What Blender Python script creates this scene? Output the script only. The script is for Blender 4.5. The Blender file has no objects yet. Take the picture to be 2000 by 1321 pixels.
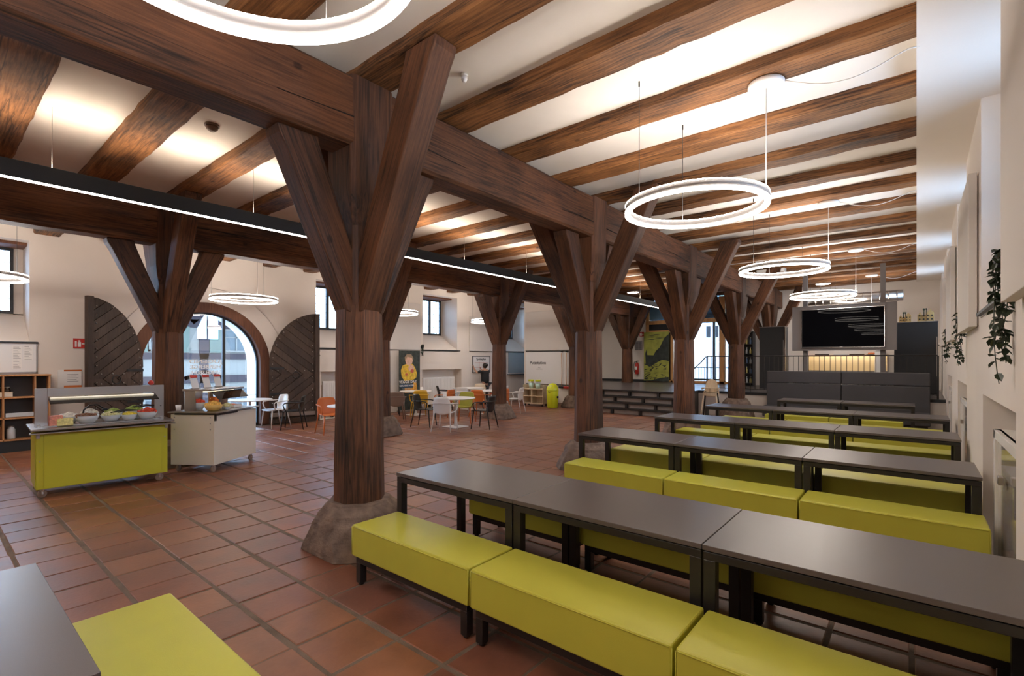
import bpy, bmesh, math, random
from mathutils import Vector, Matrix
random.seed(7)
PI = math.pi
sc = bpy.context.scene
COL = sc.collection

# ------------------------------------------------------------------ camera, world, exposure
H = 1.7; F = 959.76; TH = math.radians(39.4586)
cam_d = bpy.data.cameras.new('camera'); cam = bpy.data.objects.new('camera', cam_d); COL.objects.link(cam)
cam.location = (0, 0, H); cam.rotation_euler = (PI/2, 0, TH)
cam_d.sensor_width = 36; cam_d.lens = F/2000*36; cam_d.shift_y = (703-660.5)/2000; cam_d.clip_start = .02; cam_d.clip_end = 300
sc.camera = cam
sc.view_settings.view_transform = 'Standard'; sc.view_settings.look = 'None'
sc.view_settings.exposure = 0.08; sc.view_settings.gamma = 1; sc.view_settings.use_curve_mapping = False
sc.cycles.use_denoising = True
sc.cycles.max_bounces = 10; sc.cycles.diffuse_bounces = 6; sc.cycles.transparent_max_bounces = 12
sc.cycles.sample_clamp_indirect = 6
W = bpy.data.worlds.new('world'); sc.world = W; W.use_nodes = True
bg = W.node_tree.nodes['Background']; bg.inputs[0].default_value = (.42, .66, 1, 1); bg.inputs[1].default_value = 22.0
RING_E = 33.0
RING_UP = 66.0    # upper diffusers of the rings      # radiance of the ring lamps' diffusers
STRIP_E = 14.0     # lower slot of the long pendant profile
STRIP_UP = 52.0    # its upward diffuser
WARM = (1, .895, .80)

# ------------------------------------------------------------------ materials
MATS = {}
def newmat(name):
    m = bpy.data.materials.new(name); m.use_nodes = True; MATS[name] = m
    return m, m.node_tree, m.node_tree.nodes['Principled BSDF']
def N(nt, t, **kw):
    n = nt.nodes.new(t)
    for k, v in kw.items(): setattr(n, k, v)
    return n
def plain(name, col, rough=.5, metal=0, bump=0, bscale=60, var=.0, vscale=3, spec=.5, coat=0):
    m, nt, b = newmat(name)
    b.inputs['Base Color'].default_value = (*col, 1); b.inputs['Roughness'].default_value = rough
    b.inputs['Metallic'].default_value = metal; b.inputs['Specular IOR Level'].default_value = spec
    if coat: b.inputs['Coat Weight'].default_value = coat
    tc = N(nt, 'ShaderNodeTexCoord')
    if var:
        nz = N(nt, 'ShaderNodeTexNoise'); nz.inputs['Scale'].default_value = vscale; nz.inputs['Detail'].default_value = 4
        nt.links.new(tc.outputs['Object'], nz.inputs['Vector'])
        r = N(nt, 'ShaderNodeValToRGB')
        r.color_ramp.elements[0].position = .3; r.color_ramp.elements[1].position = .7
        r.color_ramp.elements[0].color = (*[c*(1-var) for c in col], 1)
        r.color_ramp.elements[1].color = (*[min(1, c*(1+var)) for c in col], 1)
        nt.links.new(nz.outputs['Fac'], r.inputs['Fac']); nt.links.new(r.outputs[0], b.inputs['Base Color'])
    if bump:
        nz = N(nt, 'ShaderNodeTexNoise'); nz.inputs['Scale'].default_value = bscale; nz.inputs['Detail'].default_value = 3
        nt.links.new(tc.outputs['Object'], nz.inputs['Vector'])
        bp = N(nt, 'ShaderNodeBump'); bp.inputs['Strength'].default_value = bump; bp.inputs['Distance'].default_value = .01
        nt.links.new(nz.outputs['Fac'], bp.inputs['Height']); nt.links.new(bp.outputs[0], b.inputs['Normal'])
    return m
def wood(name, dark, light, rough=.62, grain=1.0, crack=True, bump=.35):
    """grain runs along the object's local Z"""
    m, nt, b = newmat(name)
    tc = N(nt, 'ShaderNodeTexCoord'); oi = N(nt, 'ShaderNodeObjectInfo')
    add = N(nt, 'ShaderNodeVectorMath', operation='ADD')
    sc3 = N(nt, 'ShaderNodeVectorMath', operation='SCALE'); sc3.inputs[3].default_value = 37.0
    cmb = N(nt, 'ShaderNodeCombineXYZ')
    for i in range(3): nt.links.new(oi.outputs['Random'], cmb.inputs[i])
    nt.links.new(cmb.outputs[0], sc3.inputs[0])
    nt.links.new(tc.outputs['Object'], add.inputs[0]); nt.links.new(sc3.outputs[0], add.inputs[1])
    mp = N(nt, 'ShaderNodeMapping'); mp.inputs['Scale'].default_value = (30*grain, 30*grain, 1.6*grain)
    nt.links.new(add.outputs[0], mp.inputs[0])
    n1 = N(nt, 'ShaderNodeTexNoise'); n1.inputs['Scale'].default_value = 1.6; n1.inputs['Detail'].default_value = 8; n1.inputs['Roughness'].default_value = .65
    nt.links.new(mp.outputs[0], n1.inputs['Vector'])
    mp2 = N(nt, 'ShaderNodeMapping'); mp2.inputs['Scale'].default_value = (1.6, 1.6, .7); nt.links.new(add.outputs[0], mp2.inputs[0])
    n2 = N(nt, 'ShaderNodeTexNoise'); n2.inputs['Scale'].default_value = 1.3; n2.inputs['Detail'].default_value = 5
    nt.links.new(mp2.outputs[0], n2.inputs['Vector'])
    mx = N(nt, 'ShaderNodeMath', operation='ADD'); mul = N(nt, 'ShaderNodeMath', operation='MULTIPLY'); mul.inputs[1].default_value = .55
    nt.links.new(n2.outputs['Fac'], mul.inputs[0]); nt.links.new(mul.outputs[0], mx.inputs[1])
    mul2 = N(nt, 'ShaderNodeMath', operation='MULTIPLY'); mul2.inputs[1].default_value = .6
    nt.links.new(n1.outputs['Fac'], mul2.inputs[0]); nt.links.new(mul2.outputs[0], mx.inputs[0])
    r = N(nt, 'ShaderNodeValToRGB'); r.color_ramp.elements[0].position = .45; r.color_ramp.elements[1].position = .70
    r.color_ramp.elements[0].color = (*dark, 1); r.color_ramp.elements[1].color = (*light, 1)
    nt.links.new(mx.outputs[0], r.inputs['Fac'])
    out = r.outputs[0]
    hsv = N(nt, 'ShaderNodeHueSaturation'); nt.links.new(out, hsv.inputs['Color'])
    mr = N(nt, 'ShaderNodeMapRange'); mr.inputs['To Min'].default_value = .8; mr.inputs['To Max'].default_value = 1.22
    nt.links.new(oi.outputs['Random'], mr.inputs['Value']); nt.links.new(mr.outputs[0], hsv.inputs['Value']); out = hsv.outputs[0]
    if crack:
        mp3 = N(nt, 'ShaderNodeMapping'); mp3.inputs['Scale'].default_value = (4.5, 4.5, .13); nt.links.new(add.outputs[0], mp3.inputs[0])
        v = N(nt, 'ShaderNodeTexNoise'); v.inputs['Scale'].default_value = 1.0; v.inputs['Detail'].default_value = 3
        nt.links.new(mp3.outputs[0], v.inputs['Vector'])
        rc = N(nt, 'ShaderNodeValToRGB'); e = rc.color_ramp.elements
        e[0].position = .486; e[0].color = (1, 1, 1, 1); e[1].position = .506; e[1].color = (1, 1, 1, 1)
        k = e.new(.497); k.color = (.06, .05, .045, 1)
        nt.links.new(v.outputs['Fac'], rc.inputs['Fac'])
        mm = N(nt, 'ShaderNodeMix', data_type='RGBA', blend_type='MULTIPLY'); mm.inputs['Factor'].default_value = .85
        nt.links.new(out, mm.inputs[6]); nt.links.new(rc.outputs[0], mm.inputs[7]); out = mm.outputs[2]
        # knots
        vo = N(nt, 'ShaderNodeTexVoronoi'); vo.inputs['Scale'].default_value = 2.6
        mp4 = N(nt, 'ShaderNodeMapping'); mp4.inputs['Scale'].default_value = (1, 1, .7); nt.links.new(add.outputs[0], mp4.inputs[0]); nt.links.new(mp4.outputs[0], vo.inputs['Vector'])
        rk = N(nt, 'ShaderNodeValToRGB'); rk.color_ramp.elements[0].position = .05; rk.color_ramp.elements[0].color = (.2, .15, .12, 1)
        rk.color_ramp.elements[1].position = .085; rk.color_ramp.elements[1].color = (1, 1, 1, 1)
        nt.links.new(vo.outputs['Distance'], rk.inputs['Fac'])
        m2 = N(nt, 'ShaderNodeMix', data_type='RGBA', blend_type='MULTIPLY'); m2.inputs['Factor'].default_value = .8
        nt.links.new(out, m2.inputs[6]); nt.links.new(rk.outputs[0], m2.inputs[7]); out = m2.outputs[2]
    nt.links.new(out, b.inputs['Base Color']); b.inputs['Roughness'].default_value = rough; b.inputs['Specular IOR Level'].default_value = .35
    bp = N(nt, 'ShaderNodeBump'); bp.inputs['Strength'].default_value = bump; bp.inputs['Distance'].default_value = .012
    nt.links.new(n1.outputs['Fac'], bp.inputs['Height']); nt.links.new(bp.outputs[0], b.inputs['Normal'])
    return m
def emit(name, col, s):
    m, nt, b = newmat(name)
    b.inputs['Base Color'].default_value = (.8, .8, .8, 1)
    b.inputs['Emission Color'].default_value = (*col, 1); b.inputs['Emission Strength'].default_value = s
    return m
def glass(name, col=(1, 1, 1), rough=0.0, fac=.12):
    """thin pane: mostly transparent with a reflecting share"""
    m = bpy.data.materials.new(name); m.use_nodes = True; nt = m.node_tree; nt.nodes.clear(); MATS[name] = m
    o = N(nt, 'ShaderNodeOutputMaterial'); t = N(nt, 'ShaderNodeBsdfTransparent'); t.inputs[0].default_value = (*col, 1)
    g = N(nt, 'ShaderNodeBsdfGlossy'); g.inputs['Roughness'].default_value = rough; fr = N(nt, 'ShaderNodeFresnel'); fr.inputs[0].default_value = 1.45
    ad = N(nt, 'ShaderNodeMath', operation='ADD'); ad.inputs[1].default_value = fac-.04; ad.use_clamp = True
    mx = N(nt, 'ShaderNodeMixShader'); nt.links.new(fr.outputs[0], ad.inputs[0]); nt.links.new(ad.outputs[0], mx.inputs[0])
    nt.links.new(t.outputs[0], mx.inputs[1]); nt.links.new(g.outputs[0], mx.inputs[2]); nt.links.new(mx.outputs[0], o.inputs[0])
    return m
plaster = plain('plaster', (.77, .705, .64), .9, bump=.12, bscale=18, var=.02, vscale=1.2)
ceil_m = plain('ceiling_plaster', (.78, .73, .67), .9, bump=.1, bscale=14, var=.02)
beam_w = wood('beam_wood', (.034, .0135, .0062), (.175, .067, .027))
post_w = wood('post_wood', (.026, .011, .0055), (.142, .056, .024))
joist_w = wood('joist_wood', (.034, .0135, .0065), (.33, .145, .052), rough=.62, bump=.6)
door_w = wood('gate_wood', (.035, .022, .016), (.085, .055, .04), rough=.6, crack=False)
frame_w = wood('arch_wood', (.09, .035, .02), (.2, .085, .045), crack=False)
oak = wood('shelf_wood', (.34, .15, .06), (.55, .29, .13), crack=False, bump=.05)
ply = wood('plywood', (.55, .42, .27), (.75, .62, .44), crack=False, bump=.03)
larch = wood('glazing_wood', (.45, .22, .08), (.68, .38, .16), crack=False, bump=.05)
green = plain('green_leatherette', (.52, .495, .06), .38, bump=.10, bscale=220, var=.03, vscale=4, spec=.4)
ttop = plain('grey_laminate', (.090, .074, .071), .33, bump=.05, bscale=400, var=.08, vscale=300, spec=.8)
steel_d = plain('dark_steel', (.017, .0145, .014), .36, metal=.0, spec=.45)
grey_up = plain('grey_upholstery', (.055, .052, .054), .75, bump=.1, bscale=200, var=.05)
black_p = plain('black_plastic', (.012, .012, .013), .4)
anth = plain('anthracite', (.016, .018, .021), .5)
toyw = plain('toy_wood', (.42, .27, .10), .6)
white_p = plain('white_plastic', (.82, .80, .77), .35)
white_w = plain('white_board', (.80, .80, .80), .3, coat=.2)
panel_m = plain('acoustic_panel', (.70, .66, .62), .95, bump=.08, bscale=120)
grout = plain('grout', (.155, .112, .080), .9, bump=.3, bscale=90, var=.25, vscale=6)
inox = plain('brushed_inox', (.42, .39, .365), .3, metal=1, bump=.03, bscale=80)
chrome = plain('chrome', (.75, .75, .75), .15, metal=1)
lime = plain('lime_panel', (.50, .47, .03), .35, spec=.4)
cream = plain('cream_panel', (.74, .67, .55), .4)
stone = plain('sandstone', (.165, .115, .088), .92, bump=1.0, bscale=34, var=.4, vscale=9)
yellow_p = plain('mustard_plastic', (.62, .36, .02), .4)
orange_p = plain('orange_plastic', (.62, .17, .035), .4)
olive_p = plain('olive_plastic', (.35, .33, .03), .4)
taupe_p = plain('taupe_plastic', (.22, .15, .11), .45)
greyp = plain('light_grey_plastic', (.55, .58, .60), .35)
lime_p = plain('lime_plastic', (.66, .70, .02), .35)
paper = plain('paper', (.85, .84, .82), .8)
ink = plain('ink', (.05, .05, .06), .8)
inkg = plain('faded_ink', (.35, .35, .37), .8)
redp = plain('signal_red', (.50, .03, .02), .4)
leaf_m = plain('leaf', (.022, .038, .018), .45, var=.35, vscale=20)
screen_m = plain('screen_glass', (.004, .004, .005), .008, spec=.025)
tvgrey = plain('stone_grey_panel', (.17, .15, .14), .6)
skin = plain('skin', (.45, .25, .17), .5)
cloth_b = plain('black_cloth', (.012, .013, .015), .8)
cloth_g = plain('dark_trousers', (.03, .03, .035), .8)
hair_m = plain('black_hair', (.01, .008, .007), .5)
glass_m = glass('pane_glass')
glass_c = glass('cart_glass', (.93, .96, .95), fac=.16)
glass_g = glass('greenhouse_glass', (.55, .65, .70), fac=.2)
ring_em = emit('ring_diffuser', WARM, RING_E)
ring_up_em = emit('ring_upper_diffuser', WARM, RING_UP)
strip_em = emit('strip_diffuser', WARM, STRIP_E)
stripup_em = emit('strip_up_diffuser', (1, .83, .66), STRIP_UP)
pass_em = emit('counter_lamp', (1, .82, .55), 14)
lampbody = plain('lamp_body', (.30, .28, .27), .6)
house_m = plain('house_plaster', (.27, .25, .22), .9)
house_t = plain('house_timber', (.05, .036, .04), .8)
shut_m = plain('shutter_paint', (.14, .17, .135), .6)
roof_m = plain('roof_tile', (.15, .16, .17), .8)
white_h = plain('white_render', (.78, .79, .80), .9)
asph = plain('paving', (.22, .22, .23), .9)
food = {k: plain('food_'+k, v, .6, bump=.5, bscale=60, var=.25, vscale=40) for k, v in dict(
    pink=(.75, .30, .22), butter=(.78, .70, .28), brown=(.22, .09, .04), white=(.82, .78, .70), yellow=(.78, .62, .06),
    salad=(.30, .42, .08), tomato=(.55, .05, .02), chips=(.75, .45, .10), veg=(.70, .68, .35)).items()}
def tile_material():
    m, nt, b = newmat('terracotta')
    oi = N(nt, 'ShaderNodeObjectInfo'); ge = N(nt, 'ShaderNodeNewGeometry'); tc = N(nt, 'ShaderNodeTexCoord')
    ad = N(nt, 'ShaderNodeMath', operation='ADD'); fr = N(nt, 'ShaderNodeMath', operation='FRACT')
    nt.links.new(oi.outputs['Random'], ad.inputs[0]); nt.links.new(ge.outputs['Random Per Island'], ad.inputs[1]); nt.links.new(ad.outputs[0], fr.inputs[0])
    r = N(nt, 'ShaderNodeValToRGB'); e = r.color_ramp.elements
    e[0].position = 0; e[0].color = (.195, .074, .042, 1); e[1].position = 1; e[1].color = (.275, .115, .062, 1)
    for p, c in ((.25, (.265, .095, .048, 1)), (.5, (.215, .083, .052, 1)), (.75, (.315, .13, .062, 1))):
        k = e.new(p); k.color = c
    nt.links.new(fr.outputs[0], r.inputs[0])
    nz = N(nt, 'ShaderNodeTexNoise'); nz.inputs['Scale'].default_value = 4; nz.inputs['Detail'].default_value = 7
    nt.links.new(ge.outputs['Position'], nz.inputs['Vector'])
    rr = N(nt, 'ShaderNodeValToRGB'); rr.color_ramp.elements[0].position = .3; rr.color_ramp.elements[0].color = (.55, .53, .53, 1); rr.color_ramp.elements[1].position = .68
    nt.links.new(nz.outputs['Fac'], rr.inputs[0])
    mm = N(nt, 'ShaderNodeMix', data_type='RGBA', blend_type='MULTIPLY'); mm.inputs['Factor'].default_value = .8
    nt.links.new(r.outputs[0], mm.inputs[6]); nt.links.new(rr.outputs[0], mm.inputs[7]); nt.links.new(mm.outputs[2], b.inputs['Base Color'])
    mr = N(nt, 'ShaderNodeMapRange'); mr.inputs['To Min'].default_value = .34; mr.inputs['To Max'].default_value = .52
    nt.links.new(nz.outputs['Fac'], mr.inputs['Value']); nt.links.new(mr.outputs[0], b.inputs['Roughness'])
    n2 = N(nt, 'ShaderNodeTexNoise'); n2.inputs['Scale'].default_value = 30; n2.inputs['Detail'].default_value = 4
    nt.links.new(ge.outputs['Position'], n2.inputs['Vector'])
    bp = N(nt, 'ShaderNodeBump'); bp.inputs['Strength'].default_value = .25; bp.inputs['Distance'].default_value = .006
    nt.links.new(n2.outputs['Fac'], bp.inputs['Height']); nt.links.new(bp.outputs[0], b.inputs['Normal'])
    b.inputs['Specular IOR Level'].default_value = .5
    return m
tile_m = tile_material()
crack_m = plain('crack_dark', (.008, .005, .004), .9)

# ------------------------------------------------------------------ mesh helpers
class MB:
    def __init__(s): s.v = []; s.f = []; s.sm = []
    def add(s, vs, fs, smooth=False):
        o = len(s.v); s.v += [tuple(v) for v in vs]; s.f += [tuple(i+o for i in f) for f in fs]; s.sm += [smooth]*len(fs); return s
    def box(s, x0, x1, y0, y1, z0, z1):
        x0, x1 = min(x0, x1), max(x0, x1); y0, y1 = min(y0, y1), max(y0, y1); z0, z1 = min(z0, z1), max(z0, z1)
        vs = [(x, y, z) for x in (x0, x1) for y in (y0, y1) for z in (z0, z1)]
        return s.add(vs, [(0, 1, 3, 2), (4, 6, 7, 5), (0, 4, 5, 1), (2, 3, 7, 6), (0, 2, 6, 4), (1, 5, 7, 3)])
    def hull8(s, a, b):
        """two quads a,b (4 pts each) joined into a solid"""
        return s.add(list(a)+list(b), [(3, 2, 1, 0), (4, 5, 6, 7)]+[(i, (i+1) % 4, 4+(i+1) % 4, 4+i) for i in range(4)])
    def prism(s, poly, axis, a, b, smooth=False):
        n = len(poly)
        def P(p, t):
            return {'x': (t, p[0], p[1]), 'y': (p[0], t, p[1]), 'z': (p[0], p[1], t)}[axis]
        vs = [P(p, a) for p in poly]+[P(p, b) for p in poly]
        s.add(vs, [tuple(range(n))[::-1], tuple(range(n, 2*n))]); o = len(s.v)-2*n
        s.f += [(o+i, o+(i+1) % n, o+n+(i+1) % n, o+n+i) for i in range(n)]; s.sm += [smooth]*n
        return s
    def lathe(s, prof, n=24, c=(0, 0, 0), smooth=True, cap=True, axis='z'):
        vs = []
        for r, z in prof:
            for k in range(n):
                a = 2*PI*k/n; p = (r*math.cos(a), r*math.sin(a), z)
                if axis == 'x': p = (p[2], p[0], p[1])
                if axis == 'y': p = (p[0], p[2], p[1])
                vs.append((c[0]+p[0], c[1]+p[1], c[2]+p[2]))
        fs = [(i*n+k, i*n+(k+1) % n, (i+1)*n+(k+1) % n, (i+1)*n+k) for i in range(len(prof)-1) for k in range(n)]
        o = len(s.v); s.add(vs, fs, smooth)
        if cap:
            s.f += [tuple(o+k for k in range(n))[::-1], tuple(o+(len(prof)-1)*n+k for k in range(n))]; s.sm += [False, False]
        return s
    def tube(s, pts, r, n=8, cap=True, r2=None):
        pts = [Vector(p) for p in pts]; m = len(pts); vs = []
        up = None
        for i, p in enumerate(pts):
            t = (pts[min(i+1, m-1)]-pts[max(i-1, 0)]).normalized()
            if up is None:
                up = Vector((0, 0, 1)) if abs(t.z) < .9 else Vector((1, 0, 0))
            a = t.cross(up).normalized(); b = a.cross(t).normalized(); up = b
            rr = r if r2 is None else r+(r2-r)*i/(m-1)
            for k in range(n):
                an = 2*PI*k/n; vs.append(tuple(p+a*math.cos(an)*rr+b*math.sin(an)*rr))
        fs = [(i*n+k, i*n+(k+1) % n, (i+1)*n+(k+1) % n, (i+1)*n+k) for i in range(m-1) for k in range(n)]
        o = len(s.v); s.add(vs, fs, True)
        if cap:
            s.f += [tuple(o+k for k in range(n))[::-1], tuple(o+(m-1)*n+k for k in range(n))]; s.sm += [False, False]
        return s
    def sphere(s, c, r, n=12, m=8, sx=1, sy=1, sz=1):
        prof = [(max(1e-4, math.sin(PI*i/m)), -math.cos(PI*i/m)) for i in range(m+1)]
        vs = [(c[0]+r*sx*q*math.cos(2*PI*k/n), c[1]+r*sy*q*math.sin(2*PI*k/n), c[2]+r*sz*z) for q, z in prof for k in range(n)]
        fs = [(i*n+k, i*n+(k+1) % n, (i+1)*n+(k+1) % n, (i+1)*n+k) for i in range(m) for k in range(n)]
        return s.add(vs, fs, True)
    def ringsweep(s, prof, n=96, c=(0, 0, 0)):
        """closed profile [(r,z)] revolved"""
        m = len(prof)
        vs = [(c[0]+r*math.cos(2*PI*k/n), c[1]+r*math.sin(2*PI*k/n), c[2]+z) for k in range(n) for r, z in prof]
        fs = [(k*m+i, ((k+1) % n)*m+i, ((k+1) % n)*m+(i+1) % m, k*m+(i+1) % m) for k in range(n) for i in range(m)]
        return s.add(vs, fs, True)
def parentto(o, p):
    if p is not None: o.parent = p
def build(name, mb, mat, parent=None, bevel=0, seg=2, loc=None, rot=None, kind=None, label=None, angle=None, noise=0):
    me = bpy.data.meshes.new(name); me.from_pydata(mb.v, [], mb.f); me.update()
    bm = bmesh.new(); bm.from_mesh(me); bmesh.ops.recalc_face_normals(bm, faces=bm.faces); bm.to_mesh(me); bm.free()
    if len(me.polygons) == len(mb.sm): me.polygons.foreach_set('use_smooth', mb.sm)
    o = bpy.data.objects.new(name, me); COL.objects.link(o); me.materials.append(mat)
    if loc is not None: o.location = loc
    if rot is not None: o.rotation_euler = rot
    parentto(o, parent)
    if bevel:
        md = o.modifiers.new('bevel', 'BEVEL'); md.width = bevel; md.segments = seg; md.limit_method = 'ANGLE'; md.angle_limit = math.radians(35)
    if kind: o['kind'] = kind
    if label: o['label'] = label
    return o
def thing(name, label, cat, loc=(0, 0, 0), rz=0, group=None):
    o = bpy.data.objects.new(name, None); COL.objects.link(o); o.empty_display_size = .1
    o.location = loc; o.rotation_euler = (0, 0, rz); o['label'] = label; o['category'] = cat
    if group: o['group'] = group
    return o
def tag(o, label, cat, group=None):
    o['label'] = label; o['category'] = cat
    if group: o['group'] = group
    return o
CH = {}
def dup(root, loc, rz=None, label=None, group=None):
    def cp(o, par):
        c = o.copy(); COL.objects.link(c)
        if par is not None: c.parent = par
        for ch in [x for x in o.children]: cp(ch, c)
        return c
    r = cp(root, None); r.location = loc
    if rz is not None: r.rotation_euler = (0, 0, rz)
    if label: r['label'] = label
    if group: r['group'] = group
    return r
def struct(name, mb, mat, **k): return build(name, mb, mat, kind='structure', **k)
def timber(name, p0, p1, w, h, mat, parent=None, side=None, taper=1.0, jit=.005, bev=.012, seglen=.3, bow=None):
    """box-section timber from p0 to p1; the mesh runs along local Z. w is measured along `side`, h across it"""
    p0 = Vector(p0); p1 = Vector(p1); L = (p1-p0).length; z = (p1-p0).normalized()
    sd = Vector(side) if side else (Vector((0, 0, 1)).cross(z) if abs(z.z) < .95 else Vector((1, 0, 0)))
    x = (sd-z*sd.dot(z)).normalized(); y = z.cross(x)
    n = max(1, int(L/seglen)); vs = []; b = min(bev, w*.2, h*.2)
    oct_ = [(-w/2+b, -h/2), (w/2-b, -h/2), (w/2, -h/2+b), (w/2, h/2-b), (w/2-b, h/2), (-w/2+b, h/2), (-w/2, h/2-b), (-w/2, -h/2+b)]
    for i in range(n+1):
        t = i/n; f = 1+(taper-1)*t; ox = bow*math.sin(PI*t) if bow else 0
        jx = [random.uniform(-jit, jit) for _ in range(4)]
        for k, (a, c) in enumerate(oct_):
            vs.append((a*f+ox+(jx[0] if a > 0 else jx[1]), c*f+(jx[2] if c > 0 else jx[3]), L*t))
    mb = MB(); fs = [(i*8+k, i*8+(k+1) % 8, (i+1)*8+(k+1) % 8, (i+1)*8+k) for i in range(n) for k in range(8)]
    fs += [tuple(range(8))[::-1], tuple(n*8+k for k in range(8))]
    mb.add(vs, fs)
    o = build(name, mb, mat, parent)
    M = Matrix((x, y, z)).transposed().to_4x4(); M.translation = p0
    o.matrix_local = M if parent is None else M
    return o
def text(name, body, size, mat, loc, rot, parent=None, align='CENTER', ext=.001, label=None, sx=1, bold=0, top=False):
    cu = bpy.data.curves.new(name, 'FONT'); cu.body = body; cu.size = size; cu.align_x = align; cu.extrude = ext; cu.offset = bold; cu.resolution_u = 2
    t = bpy.data.objects.new('t', cu); COL.objects.link(t)
    me = bpy.data.meshes.new_from_object(t.evaluated_get(bpy.context.evaluated_depsgraph_get())); bpy.data.objects.remove(t)
    me.materials.clear(); me.materials.append(mat)
    o = bpy.data.objects.new(name, me); COL.objects.link(o); o.location = loc; o.rotation_euler = rot; o.scale = (sx, 1, 1); parentto(o, parent)
    if label: o['label'] = label
    return o
RX = (PI/2, 0, PI/2)      # text on a wall facing +X
RYm = (PI/2, 0, 0)        # text on a wall facing -Y

YB, YF = -6.0, 20.3       # back and far walls
XL, XR = -13.1, .47       # left and right wall faces
ZJ, ZC = 4.2, 4.315        # joist underside, plaster
STG = .74
# ------------------------------------------------------------------ floor with tiles
fl = struct('floor', MB().box(XL-.95, XR+1.2, YB, YF+.4, -.3, -.005), grout)
PX, PY, TX, TY = .403, .445, -4.456, .98
def proj(X, Y, Z):
    c, s = math.cos(TH), math.sin(TH); r = X*c+Y*s; d = -X*s+Y*c
    return (1000+F*r/d, 703-F*(Z-H)/d, d) if d > .05 else (0, 0, -1)
def tile_mb(mb, cx, cy, w, l, dz=0):
    b = .006; z0, z1 = -.012, dz
    w += random.uniform(-.004, .003); l += random.uniform(-.005, .003)
    a = [(cx-w/2, cy-l/2), (cx+w/2, cy-l/2), (cx+w/2, cy+l/2), (cx-w/2, cy+l/2)]
    i = [(cx-w/2+b, cy-l/2+b), (cx+w/2-b, cy-l/2+b), (cx+w/2-b, cy+l/2-b), (cx-w/2+b, cy+l/2-b)]
    vs = [(*p, z0) for p in a]+[(*p, z1-.004) for p in a]+[(*p, z1) for p in i]
    fs = [(k, (k+1) % 4, 4+(k+1) % 4, 4+k) for k in range(4)]+[(4+k, 4+(k+1) % 4, 8+(k+1) % 4, 8+k) for k in range(4)]+[(8, 9, 10, 11)]
    mb.add(vs, fs)
cells = []
for i in range(-24, 14):
    for j in range(-16, 45):
        x, y = TX+PX*(i+.5), TY+PY*(j+.5)
        if not (XL-.8 < x < XR-.1 and YB < y < YF-.3): continue
        
        if x < XL+.1 and not (3.4 < y < 5.6): continue
        if (y > 15.6 and x > -11.95) or (y > 14.3 and -8.7 < x < -5.3) or y > 20: continue
        u, v, d = proj(x, y, 0)
        inv = d > .3 and -40 < u < 2040 and 640 < v < 1400
        cells.append((d if inv else 999+abs(d), x, y))
cells.sort()
protos = []
for k in range(4):
    mb = MB(); tile_mb(mb, 0, 0, PX-.013-.003*k, PY-.026-.003*((k*2) % 4), .0)
    me = bpy.data.meshes.new('tile'); me.from_pydata(mb.v, [], mb.f); me.materials.append(tile_m); protos.append(me)
rest = MB()
for n, (d, x, y) in enumerate(cells):
    jx, jy = random.uniform(-.003, .003), random.uniform(-.004, .004)
    if n < 298:
        o = bpy.data.objects.new('tile', protos[n % 4]); COL.objects.link(o); o.parent = fl
        o.location = (x+jx, y+jy, random.uniform(-.0025, .0015)); o.rotation_euler = (random.uniform(-.004, .004), random.uniform(-.004, .004), random.uniform(-.006, .006))
    else: tile_mb(rest, x+jx, y+jy, PX-.015, PY-.028, random.uniform(-.002, .002))
build('tiles', rest, tile_m, fl, kind='stuff')

# ------------------------------------------------------------------ ceiling, joists, soffit
ce = struct('ceiling', MB().box(XL-.95, XR+1.2, YB-.2, YF+.4, ZC, ZC+.3), ceil_m)
JC = [(-5.6, .33), (-4.55, .33), (-3.5, .33), (-2.5, .35), (-1.5, .33), (-.5, .33), (.57, .42), (1.64, .38), (2.67, .34), (3.71, .37), (4.8, .32), (5.9, .33), (6.98, .31),
      (8.03, .31), (9.02, .31), (10.13, .31), (11.3, .32), (12.35, .31), (13.4, .31), (14.45, .31), (15.5, .31), (16.55, .31), (17.6, .31), (18.65, .31), (19.75, .31)]
for y, w in JC:
    zc = (ZJ+ZC+.02)/2; hj = ZC+.02-ZJ
    timber('joist', (-9.35, y, zc), (0.0, y, zc), w, hj, joist_w, ce, side=(0, 1, 0), jit=.006, seglen=.16, bev=.02)
    timber('joist', (XL+.005, y, zc-.035), (-9.36, y, zc-.035), w, hj+.07, joist_w, ce, side=(0, 1, 0), jit=.006, seglen=.16, bev=.02)
struct('trim_1', MB().box(.0, XR+1.0, YB, YF, ZJ-.004, ZC-.001), plaster)
# main beams
def main_beam(x, w, z0, z1, label):
    o = timber('main_beam', (x, YB+.02, (z0+z1)/2), (x, YF-.02, (z0+z1)/2), w, z1-z0, beam_w, None, side=(1, 0, 0), jit=.008, seglen=.5, bev=.03)
    tag(o, label, 'beam')
    L_ = YF-YB; crk = MB(); rr = random.Random(int(z0*100))
    for k in range(7):
        c0 = .4+k*3.6+rr.uniform(0, 1); zz = rr.uniform(-.06, .14); m_ = 8; ln = rr.uniform(1.8, 3.0); hh = [zz+.02*math.sin(i*.7+k) for i in range(m_+1)]
        for i in range(m_):
            u0, u1 = c0+ln*i/m_, c0+ln*(i+1)/m_; t0 = .006*math.sin(PI*i/m_)+.0006; t1 = .006*math.sin(PI*(i+1)/m_)+.0006
            crk.hull8([(w/2+.002, hh[i]-t0, u0), (w/2+.002, hh[i]+t0, u0), (w/2+.010, hh[i]+t0, u0), (w/2+.010, hh[i]-t0, u0)], [(w/2+.002, hh[i+1]-t1, u1), (w/2+.002, hh[i+1]+t1, u1), (w/2+.010, hh[i+1]+t1, u1), (w/2+.010, hh[i+1]-t1, u1)])
    build('drying_cracks', crk, crack_m, o, kind='stuff')
    return o
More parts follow.
